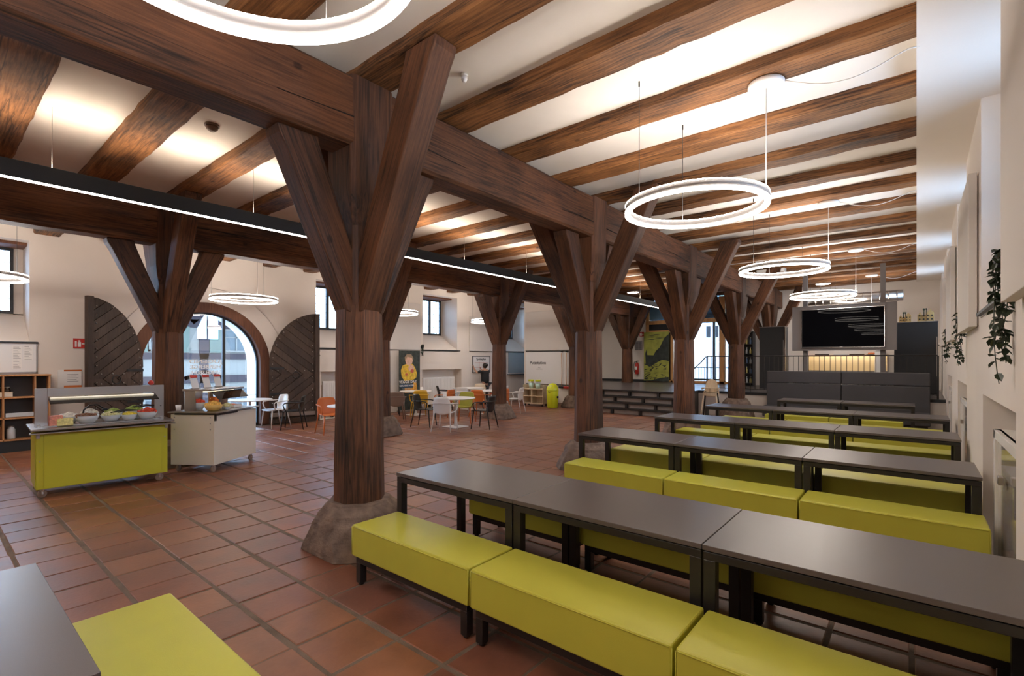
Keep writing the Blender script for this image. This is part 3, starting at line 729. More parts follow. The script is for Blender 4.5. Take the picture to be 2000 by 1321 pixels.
# railing
t = thing('stage_railing', 'thin black metal railing along the stage edge', 'railing', (0, 15.66, STG))
x0, x1 = -5.02, .40
build('handrail', MB().tube([(-5.55, -.15, .52), (-5.2, -.04, .88), (-5.08, 0, 1.04), (-5.0, 0, 1.065), (x1, 0, 1.065)], .016, 8), steel_d, t)
build('bottom_rail', MB().box(x0, x1, -.008, .008, .09, .105), steel_d, t)
k = 0; x = x0
while x < x1:
    build('baluster', MB().box(x-.006, x+.006, -.006, .006, 0 if k % 10 == 0 else .1, 1.06), steel_d, t); x += .124 if k else .124; k += 1
build('rail_post', MB().box(-5.05, -5.01, -.02, .02, 0, 1.06).box(x1-.02, x1+.02, -.02, .02, 0, 1.06), steel_d, t)

# ------------------------------------------------------------------ ring lamps
def ring_lamp(x, y, z, R, label, canopy=None, group=None):
    t = thing('ring_lamp', label, 'lamp', (x, y, z), 0, group)
    h = .08; w = .045
    build('ring_body', MB().ringsweep([(R-w, .008), (R, .008), (R, h-.008), (R-w, h-.008)], 96), lampbody, t)
    build('lower_diffuser', MB().ringsweep([(R-w-.002, .017), (R+.002, .017), (R+.002, -.004), (R-w-.002, -.004)], 96), ring_em, t)
    build('upper_diffuser', MB().ringsweep([(R-w-.001, h+.001), (R+.001, h+.001), (R+.001, h-.005), (R-w-.001, h-.005)], 96), ring_up_em, t)
    zc = ZC-z
    for k, a in enumerate((0, 2*PI/3, 4*PI/3)):
        px, py = (R-w/2)*math.cos(a), (R-w/2)*math.sin(a)
        top = (ZJ-z-.05) if (k == 0 and canopy) else zc
        build('wire', MB().tube([(px, py, h), (px, py, top)], .0028 if k or not canopy else .004, 5), steel_d if k or not canopy else white_p, t)
        if not (k == 0 and canopy): build('wire_anchor', MB().lathe([(.008, zc-.05), (.008, zc)], 8, (px, py, 0)), steel_d, t)
    if canopy:
        px = R-w/2
        build('canopy', MB().lathe([(.135, ZJ-z-.05), (.15, ZJ-z-.042), (.15, ZJ-z-.008), (.14, ZJ-z+.0)], 32, (px, 0, 0)), white_p, t)
        pts = []
        for i in range(15):
            u = i/14; pts.append((px+.14+(-x-px-.12)*u, .02+.18*u, ZJ-z-.02-.13*math.sin(PI*min(1, u*1.1))*(1 if u < .9 else .6)+.02*u))
        build('power_cord', MB().tube(pts, .005, 6), white_p, t)
    return t
ring_lamp(-1.80, .66, 3.19, .665, 'ring lamp largest in the picture, cut by the top edge above the nearest post', True)
ring_lamp(-1.69, 4.88, 3.17, .665, 'white glowing ring lamp hanging large over the front grey tables at upper right', True)
ring_lamp(-1.72, 9.2, 3.17, .665, 'white ring lamp second in the row over the tables, left of the white ceiling edge', True)
ring_lamp(-1.70, 13.5, 3.17, .665, 'white ring lamp third in the row, just above the wall television', True)
ring_lamp(-1.66, 17.9, 3.17, .665, 'white ring lamp farthest in the row, glimpsed behind the one over the television', True)
ring_lamp(-1.8, -3.5, 3.17, .665, 'white ring lamp behind the camera over the rear tables', True)
ring_lamp(-11.2, .53, 2.97, .65, 'ring lamp at the far left picture edge in front of the high window')
ring_lamp(-11.2, 4.52, 2.97, .65, 'ring lamp hanging before the arched glass doorway')
ring_lamp(-11.2, 8.45, 2.97, .65, 'ring lamp right of the nearest post, left of the child banner')
ring_lamp(-11.2, 12.45, 2.97, .65, 'ring lamp half hidden by the post among the cafe tables')
ring_lamp(-11.2, -3.5, 2.97, .65, 'ring lamp behind the picture frame near the wooden shelf')
# long pendant profile
t = thing('strip_lamp', 'very long thin black strip lamp with a bright lower slot between the two girders', 'lamp', (-6.9, 0, 3.50))
Y0, Y1 = YB+.3, 16.75
build('profile', MB().box(-.045, -.037, Y0, Y1, .0, .175).box(.037, .045, Y0, Y1, .0, .175).box(-.037, .037, Y0, Y1, .02, .13), anth, t, bevel=.003)
build('lower_diffuser', MB().box(-.036, .036, Y0, Y1, -.004, .018), strip_em, t)
build('upper_diffuser', MB().box(-.034, .034, Y0, Y1, .135, .145), stripup_em, t)
for k in range(12):
    yy = Y0+.6+k*2.0
    if yy < Y1: build('wire', MB().tube([(0, yy, .13), (0, yy, ZC-3.5)], .003, 5), inox, t)
# ceiling detectors
for x_, y_, lb_ in ((-8.2, 17.1, 'round ceiling downlight over the left part of the stage'), (-6.3, 17.1, 'added fill downlight over the stage before the far glass door'), (-2.4, 19.2, 'added fill downlight above the kitchen hatch'), (-10.6, 17.1, 'added fill downlight at the hidden left end of the stage')):
    t = thing('downlight', lb_, 'lamp', (x_, y_, ZC))
    build('housing', MB().lathe([(.21, -.10), (.22, -.09), (.22, 0)], 28, cap=False).lathe([(.22, -.004), (.22, 0)], 28), white_p, t)
    build('diffuser', MB().lathe([(.205, -.098), (.205, -.09)], 28), emit('downlight_em'+str(x_), WARM, 60), t)
def detector(x, y, label, r=.07, mat=white_p):
    t = thing('smoke_detector', label, 'detector', (x, y, ZC))
    build('detector_base', MB().lathe([(r, -.02), (r, 0)], 20), mat, t)
    build('detector_head', MB().lathe([(r*.35, -.075), (r*.75, -.05), (r*.85, -.02)], 20), mat, t)
detector(-6.05, 2.1, 'dark smoke detector on the ceiling between timbers at upper left', .075, taupe_p)
detector(-7.9, 4.35, 'small pale detector on the ceiling plaster left of the nearest post', .05)
detector(-3.2, 3.2, 'tiny pale sprinkler on the ceiling right of the nearest post brace', .035)
t = thing('ceiling_box', 'flat white lamp box under the far joists behind the second table ring lamp', 'lamp box', (-3.1, 15.0, ZJ-.10))
build('housing', MB().box(-.35, .35, -.08, .08, 0, .095), white_p, t, bevel=.01); build('end_cap', MB().box(.35, .365, -.075, .075, .01, .085), greyp, t)
t = thing('ventilation_duct', 'grey metal ventilation duct under the ceiling behind the television', 'duct', (-1.6, 18.6, 3.62))
build('duct_pipe', MB().lathe([(.16, -1.2), (.16, 1.3)], 24, axis='x'), inox, t)
rb = MB()
for k in range(12): rb.lathe([(.168, -1.15+k*.21), (.168, -1.13+k*.21)], 24, axis='x')
build('duct_seams', rb, inox, t)
build('duct_hanger', MB().box(-.8, -.78, -.01, .01, .15, .72).box(.78, .8, -.01, .01, .15, .72), inox, t)

# ------------------------------------------------------------------ long tables and benches
def make_table(L=1.262, D=.765):
    t = thing('long_table', '-', 'table')
    build('tabletop', MB().box(0, L, 0, D, .722, .75), ttop, t, bevel=.002, seg=1)
    fr = MB().box(.004, L-.004, .004, .05, .674, .716).box(.004, L-.004, D-.05, D-.004, .674, .716).box(.004, .05, .05, D-.05, .674, .716).box(L-.05, L-.004, .05, D-.05, .674, .716)
    fr.box(.02, L-.02, .02, D-.02, .716, .7215)
    build('frame', fr, steel_d, t, bevel=.002, seg=1)
    for x in (.004, L-.064):
        for y in (.004, D-.064):
            build('leg', MB().box(x, x+.06, y, y+.06, .012, .674).lathe([(.022, 0), (.022, .012)], 10, (x+.03, y+.03, 0)), steel_d, t, bevel=.002, seg=1)
    return t
def make_bench(L=1.235, D=.43):
    t = thing('bench', '-', 'bench')
    mb = MB(); nx, ny = 8, 4                       # softly crowned cushion block
    build('cushion', MB().box(0.002, L-.002, 0, D, .215, .45), green, t, bevel=.012, seg=3)
    build('seam', MB().tube([(.014, .0, .437), (L-.014, .0, .437)], .0035, 5).tube([(.0025, .002, .225), (.0025, .002, .435)], .003, 5).tube([(L-.0025, .002, .225), (L-.0025, .002, .435)], .003, 5), green, t)
    build('rail_frame', MB().box(.03, L-.03, .02, .055, .165, .213).box(.03, L-.03, D-.055, D-.02, .165, .213).box(.03, .065, .055, D-.055, .165, .213).box(L-.065, L-.03, .055, D-.055, .165, .213), steel_d, t, bevel=.002, seg=1)
    for x in (.03, L-.085):
        for y in (.02, D-.075):
            build('leg', MB().box(x, x+.055, y, y+.055, .015, .165).lathe([(.02, 0), (.024, .015)], 10, (x+.0275, y+.0275, 0)), steel_d, t, bevel=.002, seg=1)
    return t
T0 = make_table(); B0 = make_bench(); used = {'t': 0, 'b': 0}
def put(kind, x, y, label, group, rz=0):
    P = T0 if kind == 't' else B0
    if not used[kind]:
        used[kind] = 1; P.location = (x, y, 0); P.rotation_euler = (0, 0, rz); P['label'] = label; P['group'] = group; return P
    return dup(P, (x, y, 0), rz, label, group)
rows = [(2.575, 'first'), (5.46, 'second'), (7.86, 'third'), (10.38, 'fourth')]
cols = ((-3.385, 'left'), (-2.118, 'middle'), (-.851, 'right'))
for ri, (y, rn) in enumerate(rows):
    for ci, (x, cn) in enumerate(cols):
        jx = random.uniform(-.004, .004)
        put('t', x, y+jx, '%s dark grey table of the %s long table row counted from the camera' % (cn, rn), 'long grey tables')
        xb = (-3.31, -2.06, -.81)[ci]
        near = (2.10, 5.02, 7.41, 9.90)[ri]; far = (3.40, 6.25, 8.66, 11.2)[ri]
        put('b', xb, near+jx*2, '%s lime green bench on the camera side of the %s long table row' % (cn, rn), 'lime benches')
        put('b', xb-.03, far+jx, '%s lime green bench on the far side of the %s long table row' % (cn, rn), 'lime benches')
put('t', -2.56, 13.02, 'left small dark table right in front of the high grey seat backs', 'long grey tables')
put('t', -1.285, 13.02, 'right small dark table right in front of the high grey seat backs', 'long grey tables')
put('b', -2.70, 12.45, 'left lime bench facing the high grey seat backs across the last tables', 'lime benches')
put('b', -1.44, 12.45, 'right lime bench facing the high grey seat backs across the last tables', 'lime benches')
put('t', -3.18, -.405, 'grey table in the bottom left corner of the picture, beside the camera', 'long grey tables')
put('b', -3.10, .445, 'lime bench at the bottom left, beside the table next to the camera', 'lime benches')
# high grey seats
for i, (x0, sd) in enumerate(((-3.27, 'left'), (-1.505, 'right'))):
    t = thing('sofa', '%s half of the high-backed dark grey upholstered sofa before the railing' % sd, 'sofa', (x0, 14.75, 0)); L = 1.76
    build('backrest', MB().box(.004, L-.004, .52, .70, .10, 1.055), grey_up, t, bevel=.02)
    build('head_cushion', MB().box(.004, L-.004, .52, .70, 1.065, 1.385), grey_up, t, bevel=.02)
    build('seat', MB().box(.004, L-.004, .0, .52, .16, .44), grey_up, t, bevel=.02)
    build('plinth', MB().box(.05, L-.05, .06, .66, .0, .16), steel_d, t)

# ------------------------------------------------------------------ television wall on the stage
t = thing('television_stand', 'dark grey television panel hung between two tall posts behind the railing', 'stand', (-1.55, 15.86, STG))
for x in (-.86, .88): build('pole', MB().box(x-.055, x+.055, .02, .13, 0, ZJ-STG-.003), tvgrey, t, bevel=.004)
build('backing_panel', MB().box(-1.16, 1.17, -.12, .02, 1.21, 2.44), tvgrey, t, bevel=.006)
build('foot_plate', MB().box(-1.0, -.72, -.1, .3, 0, .02).box(.74, 1.02, -.1, .3, 0, .02), steel_d, t)
t = thing('television', 'large black flat television with thin silver rim reflecting the ring lamps', 'television', (-1.55, 15.735, 2.03))
build('casing', MB().box(-.92, .92, -.05, .0, -.0, 1.045), black_p, t, bevel=.004)
build('screen', MB().box(-.905, .905, -.053, -.0495, .03, 1.03), screen_m, t)
build('rim', MB().box(-.925, -.915, -.056, -.0, 0, 1.05).box(.915, .925, -.056, -.0, 0, 1.05).box(-.925, .925, -.056, 0, 1.045, 1.052).box(-.925, .925, -.056, 0, -.004, .004), chrome, t)
build('badge', MB().box(-.03, .03, -.056, -.052, .008, .020), chrome, t)
def cabinet(x0, x1, y, h, label):
    t = thing('tall_cabinet', label, 'cabinet', ((x0+x1)/2, y, STG)); w = (x1-x0)/2
    build('carcass', MB().box(-w, w, .02, .6, 0, h), anth, t, bevel=.004)
    build('door', MB().box(-w+.004, w-.004, -.004, .018, .02, h-.01), anth, t, bevel=.003)
    build('top_board', MB().box(-w-.01, w+.01, -.01, .61, h, h+.02), tvgrey, t)
    build('door_grip', MB().box(w-.03, w-.015, -.02, -.004, .5, 1.6), inox, t)
    return t
cabinet(-4.07, -3.33, 18.0, 2.04, 'tall black cabinet left of the television panel')
build('side_trim', MB().box(-3.33, -3.29, 17.99, 18.05, STG, STG+2.04), chrome, None)
tag(bpy.data.objects['side_trim'], 'bright steel edge strip on the right side of the left black cabinet', 'trim')
cabinet(-.50, .46, 18.0, 2.02, 'tall wide black cabinet right of the television panel')
def toy_house(x, y, z, w, label):
    t = thing('toy_house', label, 'toy house', (x, y, z)); W2 = w/2
    build('walls', MB().box(-W2, W2*.1, -.1, .1, 0, w*.55).box(W2*.12, W2, -.12, .1, 0, w*.75).box(-W2-.01, W2+.01, -.13, .12, 0, .015), toyw, t, bevel=.003)
    op = MB()
    for i in range(4):
        for j in range(2): op.box(-W2+.03+i*w*.25, -W2+.03+i*w*.25+w*.1, -.126, -.09, .05+j*w*.28, .05+j*w*.28+w*.12)
    build('openings', op, black_p, t, kind='stuff')
    build('towers', MB().prism([(-W2*.9, w*.55), (-W2*.45, w*.55), (-W2*.68, w*.8)], 'y', -.08, .08).prism([(W2*.2, w*.75), (W2*.9, w*.75), (W2*.55, w*.98)], 'y', -.08, .08), toyw, t)
    build('figures', MB().tube([(-W2*.2, 0, w*.55), (-W2*.2, 0, w*.95)], .012, 6).sphere((-W2*.2, 0, w), .03, 8, 6).tube([(W2*.1, 0, w*.55), (W2*.1, 0, w*1.0)], .01, 6).sphere((W2*.1, 0, w*1.02), .025, 8, 6), leaf_m, t)
toy_house(-.26, 18.3, STG+2.04, .28, 'small wooden toy house with dark openings, the left one on the right black cabinet')
toy_house(.20, 18.3, STG+2.04, .36, 'larger wooden toy house with dark openings, the right one on the right black cabinet')
# kitchen hatch
t = thing('serving_hatch', 'lit kitchen serving hatch with a counter below the television', 'hatch', (-1.9, YF, 1.32))
build('counter_top', MB().box(-1.2, 1.18, -.28, .5, -.06, 0), tvgrey, t, bevel=.004)
build('hatch_back', MB().box(-1.3, 1.3, .9, .95, -.2, .8), cream, t)
build('top_shelf', MB().box(-1.2, 1.18, -.22, .3, .50, .54), oak, t, bevel=.004)
build('lamp_bar', MB().box(-1.05, 1.05, .62, .68, .70, .73), pass_em, t)
build('side_cheek', MB().box(-1.3, -1.15, .3, .95, -.2, .8).box(1.15, 1.3, .3, .95, -.2, .8).box(-1.3, 1.3, .3, .95, .78, .83).box(-1.3, 1.3, .3, .95, -.22, -.2), cream, t)
for i, (x, c, lb) in enumerate(((-.65, anth, 'flat black tray on the hatch shelf, left'), (-.1, greyp, 'pale blue tray stack on the hatch shelf, middle'), (.35, anth, 'flat black tray on the hatch shelf, right of the pale ones'))):
    tr = thing('tray', lb, 'tray', (-1.9+x, YF-.06, 1.862)); build('tray_body', MB().box(-.2, .2, -.1, .1, 0, .025), c, tr, bevel=.005); build('tray_rim', MB().box(-.21, .21, -.11, -.10, 0, .035).box(-.21, .21, .1, .11, 0, .035), c, tr)
tr = thing('fruit_dish', 'dish of orange food on the right of the hatch shelf', 'dish', (-1.12, YF-.06, 1.862))
build('dish', MB().lathe([(.08, 0), (.2, .03), (.19, .03), (.07, .008)], 20), white_p, tr)
fm = MB()
for k in range(14): fm.sphere((random.uniform(-.12, .12), random.uniform(-.1, .1), .045), .03, 8, 5)
build('food', fm, orange_p, tr, kind='stuff')
t = thing('white_column_box', 'narrow white pillar casing right of the hatch', 'casing', (-.86, 19.9, STG))
build('casing', MB().box(-.19, .05, 0, .35, 0, 1.25), white_p, t, bevel=.004); build('casing_cap', MB().box(-.2, .06, -.01, .36, 1.25, 1.28), white_p, t)
t = thing('stainless_pot', 'round stainless pot left of the hatch behind the railing', 'pot', (-3.2, 19.8, STG))
build('pot_body', MB().lathe([(.17, .0), (.19, .05), (.19, .42), (.17, .45)], 24), chrome, t); build('pot_lid', MB().lathe([(.19, .45), (.15, .5), (.03, .52), (.03, .55)], 24), chrome, t)
t = thing('wall_phone', 'white wall telephone beside the television panel', 'telephone', (-3.0, YF, 2.0)); build('phone_body', MB().box(-.05, .05, -.06, 0, 0, .28), white_p, t, bevel=.01); build('handset', MB().box(-.03, .03, -.09, -.06, .03, .25), greyp, t, bevel=.01)
# drink shelf
t = thing('display_shelf', 'dark display shelf with bright bottles and jars, right of the last railing post', 'shelf', (-5.0, 19.6, STG))
build('shelf_frame', MB().box(-.36, -.33, 0, .35, 0, 2.0).box(.33, .36, 0, .35, 0, 2.0).box(-.33, .33, .33, .35, 0, 2.0).box(-.36, .36, 0, .35, 1.98, 2.0), anth, t)
for k in range(5): build('shelf_board', MB().box(-.33, .33, 0.01, .33, .08+k*.36, .10+k*.36), anth, t)
bcol = [plain('bottle_a', (.5, .55, .6), .15), plain('bottle_b', (.65, .55, .2), .2), plain('bottle_c', (.12, .2, .35), .2)]
for k in range(5):
    for i in range(5):
        b = thing('bottle', '%s bottle on the %s board of the dark display shelf' % (('leftmost', 'second', 'middle', 'fourth', 'rightmost')[i], ('lowest', 'second lowest', 'middle', 'second highest', 'highest')[k]), 'bottle', (-5.0-.26+i*.13, 19.66, STG+.10+k*.36), 0, 'bottles on the display shelf')
        build('bottle_body', MB().lathe([(.035, 0), (.038, .02), (.038, .13), (.014, .18), (.014, .22)], 12), bcol[(k+i) % 3], b)
        build('bottle_cap', MB().lathe([(.017, .22), (.017, .24)], 10), white_p, b)
t = thing('notice', 'beige printed notice on the wall above the display shelf', 'sign', (-5.0, YF-.012, 2.95)); build('sheet', MB().box(-.16, .16, 0, .01, 0, .34), paper, t); build('print', MB().box(-.12, .12, -.002, 0, .05, .06).box(-.12, .12, -.002, 0, .11, .12).box(-.12, .08, -.002, 0, .17, .18).box(-.12, .12, -.002, 0, .23, .25), inkg, t)
# far wall fittings left
def extinguisher(x, y, z):
    t = thing('fire_extinguisher', 'red fire extinguisher with black hose on the stage wall', 'fire extinguisher', (x, y, z))
    build('cylinder', MB().lathe([(.06, 0), (.085, .03), (.085, .42), (.06, .49), (.025, .52)], 20, (0, -.10, 0)), redp, t)
    build('valve', MB().lathe([(.025, .52), (.025, .58)], 10, (0, -.10, 0)).box(-.02, .09, -.12, -.08, .58, .60).box(-.02, .07, -.12, -.08, .54, .555), black_p, t)
    build('hose', MB().tube([(-.03, -.1, .55), (-.12, -.1, .54), (-.155, -.1, .42), (-.15, -.1, .25), (-.12, -.1, .12), (-.1, -.1, .08)], .014, 8), black_p, t)
    build('label', MB().box(-.04, .04, -.188, -.184, .2, .34), paper, t); build('bracket', MB().box(-.03, .03, -.02, 0, .15, .4), steel_d, t)
extinguisher(-9.50, YF, 1.06)
fire_sign((-9.32, YF-.006, 2.72), (0, 0, 0), 'dark red fire equipment sign on the stage wall above the grey notice')
t = thing('notice', 'grey framed notice on the stage wall below the red sign', 'sign', (-9.47, YF-.02, 2.12)); build('sheet', MB().box(-.17, .17, 0, .014, 0, .42), plain('grey_paper', (.34, .31, .32), .6), t)
l = MB()
for k in range(8):
    l.box(-.14, -.01, -.002, 0, .04+k*.042, .055+k*.042); l.box(.02, .14-.03*(k % 2), -.002, 0, .04+k*.042, .055+k*.042)
build('print', l, ink, t)
t = thing('mural_panel', 'tall painted panel of yellow-green sky and a dark rock with brush strokes', 'painting', (-8.60, YF-.14, STG+.03))
pg = plain('paint_green', (.40, .42, .08), .6, var=.25, vscale=4); pk = plain('paint_dark', (.035, .045, .04), .6, var=.5, vscale=5)
build('panel', MB().box(-.56, .56, 0, .03, 0, 2.12), pg, t, bevel=.003)
build('painted_rock', MB().prism([(.56, 2.02), (.36, 1.86), (.25, 1.65), (.15, 1.45), (-.02, 1.3), (-.12, 1.12), (-.4, 1.13), (-.44, 1.38), (-.50, 1.2), (-.47, .72), (-.30, .62), (-.12, .72), (.05, .82), (.24, .92), (.44, .90), (.56, .86)], 'y', -.003, -.0005), pk, t)
pt = MB(); rnd = random.Random(4)
for k in range(46):
    x = rnd.uniform(-.52, .48); z = rnd.uniform(.06, .80); a = rnd.uniform(-.5, .9); Lb = rnd.uniform(.08, .26); wd = rnd.uniform(.008, .028)
    dx, dz = math.cos(a)*Lb/2, math.sin(a)*Lb/2; nx, nz = -math.sin(a)*wd, math.cos(a)*wd
    P = [(x-dx, z-dz), (x+nx, z+nz), (x+dx, z+dz), (x-nx, z-nz)]
    P = [(max(-.555, min(.555, p)), max(.01, q)) for p, q in P]
    pt.prism(P, 'y', -.004, -.0005)
build('brush_strokes', pt, pk, t, kind='stuff')
pt = MB()
for k in range(5):
    x = rnd.uniform(-.3, .2); z = 1.8+.05*k; pt.prism([(x-.22, z), (x, z+.02), (x+.24, z+.01), (x+.05, z-.012)], 'y', -.004, -.0005)
pt.prism([(-.55, .0), (.55, .0), (.55, .2), (.2, .16), (-.2, .05), (-.55, .03)], 'y', -.003, -.0006)
build('painted_clouds', pt, pk, t)

# ------------------------------------------------------------------ outside
struct('wall_sky_block', MB().box(XL-.95, XR+1.2, YB-.2, YF+.4, ZC+.3, 11.5), house_m)  # unseen mass over the ceiling, added to keep sky light off the street
ho = thing('timber_house', 'half-timbered house with green shutters seen through the glass arch', 'house', (-19.2, 6.3, -.6))
hb = MB().box(-6, 0, -3.3, 3.3, 0, 4.5)
build('wall', hb, house_m, ho)
tb = [((0.0, -3.3, 2.42), (0.0, 3.3, 2.42), .20), ((0, -3.3, 1.62), (0, 3.3, 1.62), .26), ((0, -3.3, 3.55), (0, 3.3, 3.55), .28), ((0, .1, 2.4), (0, .1, 3.5), .30), ((0, -2.4, 1.7), (0, -2.4, 3.5), .24), ((0, 2.6, 1.7), (0, 2.6, 3.5), .24),
      ((0, .1, 1.9), (0, .75, 1.65), .12), ((0, .1, 1.9), (0, -.5, 1.65), .12), ((0, -2.2, 1.75), (0, -1.2, 3.4), .14), ((0, -.3, 3.6), (0, .8, 4.6), .22), ((0, 1.2, 3.6), (0, 2.4, 4.6), .2), ((0, .1, .0), (0, .1, 2.4), .26), ((0, -2.4, 0), (0, -2.4, 1.6), .22)]
for p, q, w in tb:
    p = Vector(p); q = Vector(q); dd = (q-p).normalized(); nn = Vector((0, -dd.z, dd.y))*w/2
    build('beam', MB().hull8([(p.x, *(p-nn)[1:]), (p.x, *(q-nn)[1:]), (q.x, *(q+nn)[1:]), (q.x, *(p+nn)[1:])], [(p.x+.06, *(p-nn)[1:]), (p.x+.06, *(q-nn)[1:]), (q.x+.06, *(q+nn)[1:]), (q.x+.06, *(p+nn)[1:])]), house_t, ho)
def hwin(y, z, w, h, sh=(True, True)):
    f = build('window', MB().box(0, .08, y-w/2, y-w/2+.05, z, z+h).box(0, .08, y+w/2-.05, y+w/2, z, z+h).box(0, .08, y-w/2, y+w/2, z, z+.05).box(0, .08, y-w/2, y+w/2, z+h-.05, z+h).box(0, .07, y-.02, y+.02, z, z+h).box(0, .07, y-w/2, y+w/2, z+h*.62, z+h*.62+.03), house_m, ho)
    build('pane', MB().box(.0, .03, y-w/2+.05, y+w/2-.05, z+.05, z+h-.05), plain('far_pane%.1f%.1f' % (y, z), (.12, .14, .15), .3), f)
    for s, on in ((-1, sh[0]), (1, sh[1])):
        if on: build('shutter', MB().box(.02, .07, y+s*(w/2+.03), y+s*(w/2+.45), z-.03, z+h+.03).box(.07, .085, y+s*(w/2+.05), y+s*(w/2+.43), z+.1, z+.16).box(.07, .085, y+s*(w/2+.05), y+s*(w/2+.43), z+h-.16, z+h-.1), shut_m, ho)
hwin(1.15, 2.58, .85, .82); hwin(-1.15, 2.58, .7, .82); hwin(1.35, .5, .9, .8, (False, False)); hwin(-1.2, .4, .9, .9, (False, False));
build('roof', MB().prism([(.7, 4.0), (.7, 4.1), (-3, 5.9), (-6.7, 4.1), (-6.7, 4.0), (-3, 5.75)], 'y', -3.6, 3.6), roof_m, ho)
build('gutter', MB().tube([(.72, -3.6, 3.98), (.72, 3.6, 3.98)], .07, 8), greyp, ho)
struct('floor_3', MB().box(-60, XG-.2, -40, 60, -.6, -.35), asph)
struct('added_canopy', MB().box(-12, -3, YF+.35, YF+3.2, 3.42, 3.6).box(-12, -3, YF+3.1, YF+3.2, 3.42, 4.6), anth)  # dark slab added outside so the upper pane shows less bright sky
oh = thing('white_house', 'plain white building with two small dark windows outside the far glass door', 'house', (-6, 27, -.5))
build('wall', MB().box(-12, 9, 0, 4, 0, 7.5), white_h, oh)
for x in (-2.6, -2.2, .8, 3.0):
    w_ = build('window', MB().box(x-.11, x+.11, -.03, 0, 3.4, 4.0), house_t, oh); build('pane', MB().box(x-.08, x+.08, -.035, -.03, 3.44, 3.96), anth, w_)
build('roof', MB().prism([(-12.4, 7.5), (9.4, 7.5), (9.4, 7.7), (-12.4, 7.7)], 'y', -.4, 4.4), roof_m, oh)
struct('floor_4', MB().box(-30, 30, YF+.45, 60, -.6, -.35), asph)
rl = thing('outdoor_railing', 'thin dark railing outside the far glass door', 'railing', (-7.0, 21.8, STG-.3))
build('rail', MB().box(-2, -1.96, -.02, .02, -.01, .93).box(2.46, 2.5, -.02, .02, -.01, .93).box(-2, 2.5, -.02, .02, .9, .93).box(-2, 2.5, -.02, .02, .05, .08), anth, rl)
bl = MB()
for k in range(36): bl.box(-2+k*.125, -1.985+k*.125, -.008, .008, .08, .9)
build('bars', bl, anth, rl)
struct('floor_5', MB().box(-12, -4, YF+.4, 24.5, -.4, STG-.3), asph)

# ------------------------------------------------------------------ chairs and cafe tables
def make_chair(mat, legm=None, name='armchair'):
    t = thing(name, '-', 'chair'); legm = legm or mat
    # seat, front = +y
    mb = MB(); nx, ny = 6, 6; vs = []
    for s in (0, 1):
        for j in range(ny+1):
            for i in range(nx+1):
                u = i/nx*2-1; v = j/ny*2-1; w = .225-.025*max(0, -v)
                z = .445+.012*u*u-.008*(v > .8)-.018*s; vs.append((u*w*(1-.05*(abs(v) > .9)), v*.21, z))
    M_ = (nx+1)*(ny+1)
    for j in range(ny):
        for i in range(nx):
            a = j*(nx+1)+i; mb.f.append((a, a+1, a+nx+2, a+nx+1)); mb.f.append((M_+a, M_+a+nx+1, M_+a+nx+2, M_+a+1))
    bd = [i for i in range(nx+1)]+[(j+1)*(nx+1)-1+0 for j in range(1, ny+1)]+[ny*(nx+1)+i for i in range(nx-1, -1, -1)]+[j*(nx+1) for j in range(ny-1, 0, -1)]
    for k in range(len(bd)): a, b = bd[k], bd[(k+1) % len(bd)]; mb.f.append((b, a, M_+a, M_+b))
    mb.v = vs; mb.sm = [True]*len(mb.f)
    build('seat', mb, mat, t)
    mb = MB(); vs = []; nu, nv = 10, 8
    for s in (0, 1):
        for j in range(nv+1):
            v = j/nv; z = .40+v*.42
            for i in range(nu+1):
                u = i/nu*2-1; hw = .20+.025*math.sin(PI*min(1, v*1.2))-(.03*max(0, v-.85)/.15)
                y = -.205-.10*v-.03*(1-v)*0+.055*u*u*(.6+.4*v)-.016*s
                z2 = z-(.10*(1-abs(u)**1.0)*0)+(.055*u*u if v < .1 else 0)-(.012*u*u if v > .9 else 0)
                vs.append((u*hw, y, z2))
    M_ = (nu+1)*(nv+1); mb.v = vs
    for j in range(nv):
        for i in range(nu):
            a = j*(nu+1)+i; mb.f.append((a, a+1, a+nu+2, a+nu+1)); mb.f.append((M_+a, M_+a+nu+1, M_+a+nu+2, M_+a+1))
    bd = [i for i in range(nu+1)]+[(j+1)*(nu+1)-1 for j in range(1, nv+1)]+[nv*(nu+1)+i for i in range(nu-1, -1, -1)]+[j*(nu+1) for j in range(nv-1, 0, -1)]
    for k in range(len(bd)): a, b = bd[k], bd[(k+1) % len(bd)]; mb.f.append((b, a, M_+a, M_+b))
    mb.sm = [True]*len(mb.f)
    build('backrest', mb, mat, t)
    build('back_band', MB().tube([(-.265, -.14, .665), (-.24, -.22, .67), (-.16, -.275, .675), (0, -.295, .68), (.16, -.275, .675), (.24, -.22, .67), (.265, -.14, .665)], .013, 8), mat, t)
    for s in (-1, 1):
        build('arm', MB().tube([(s*.265, -.14, .665), (s*.275, .02, .66), (s*.272, .12, .645), (s*.262, .155, .61), (s*.245, .13, .5), (s*.222, .10, .45)], .014, 8), mat, t)
        build('leg', MB().tube([(s*.195, .165, .44), (s*.235, .215, .0)], .020, 8, r2=.012), legm, t)
        build('leg', MB().tube([(s*.20, -.20, .62), (s*.20, -.215, .42), (s*.245, -.30, .0)], .022, 8, r2=.012), legm, t)
    return t
def make_cafe_table():
    t = thing('cafe_table', '-', 'table')
    build('tabletop', MB().lathe([(.48, .715), (.50, .722), (.50, .736), (.495, .74)], 48), white_p, t)
    build('pedestal', MB().lathe([(.035, .02), (.032, .70), (.12, .715)], 20), white_p, t)
    build('foot_plate', MB().box(-.24, .24, -.24, .24, 0, .018), white_p, t, bevel=.006)
    return t
ct = None
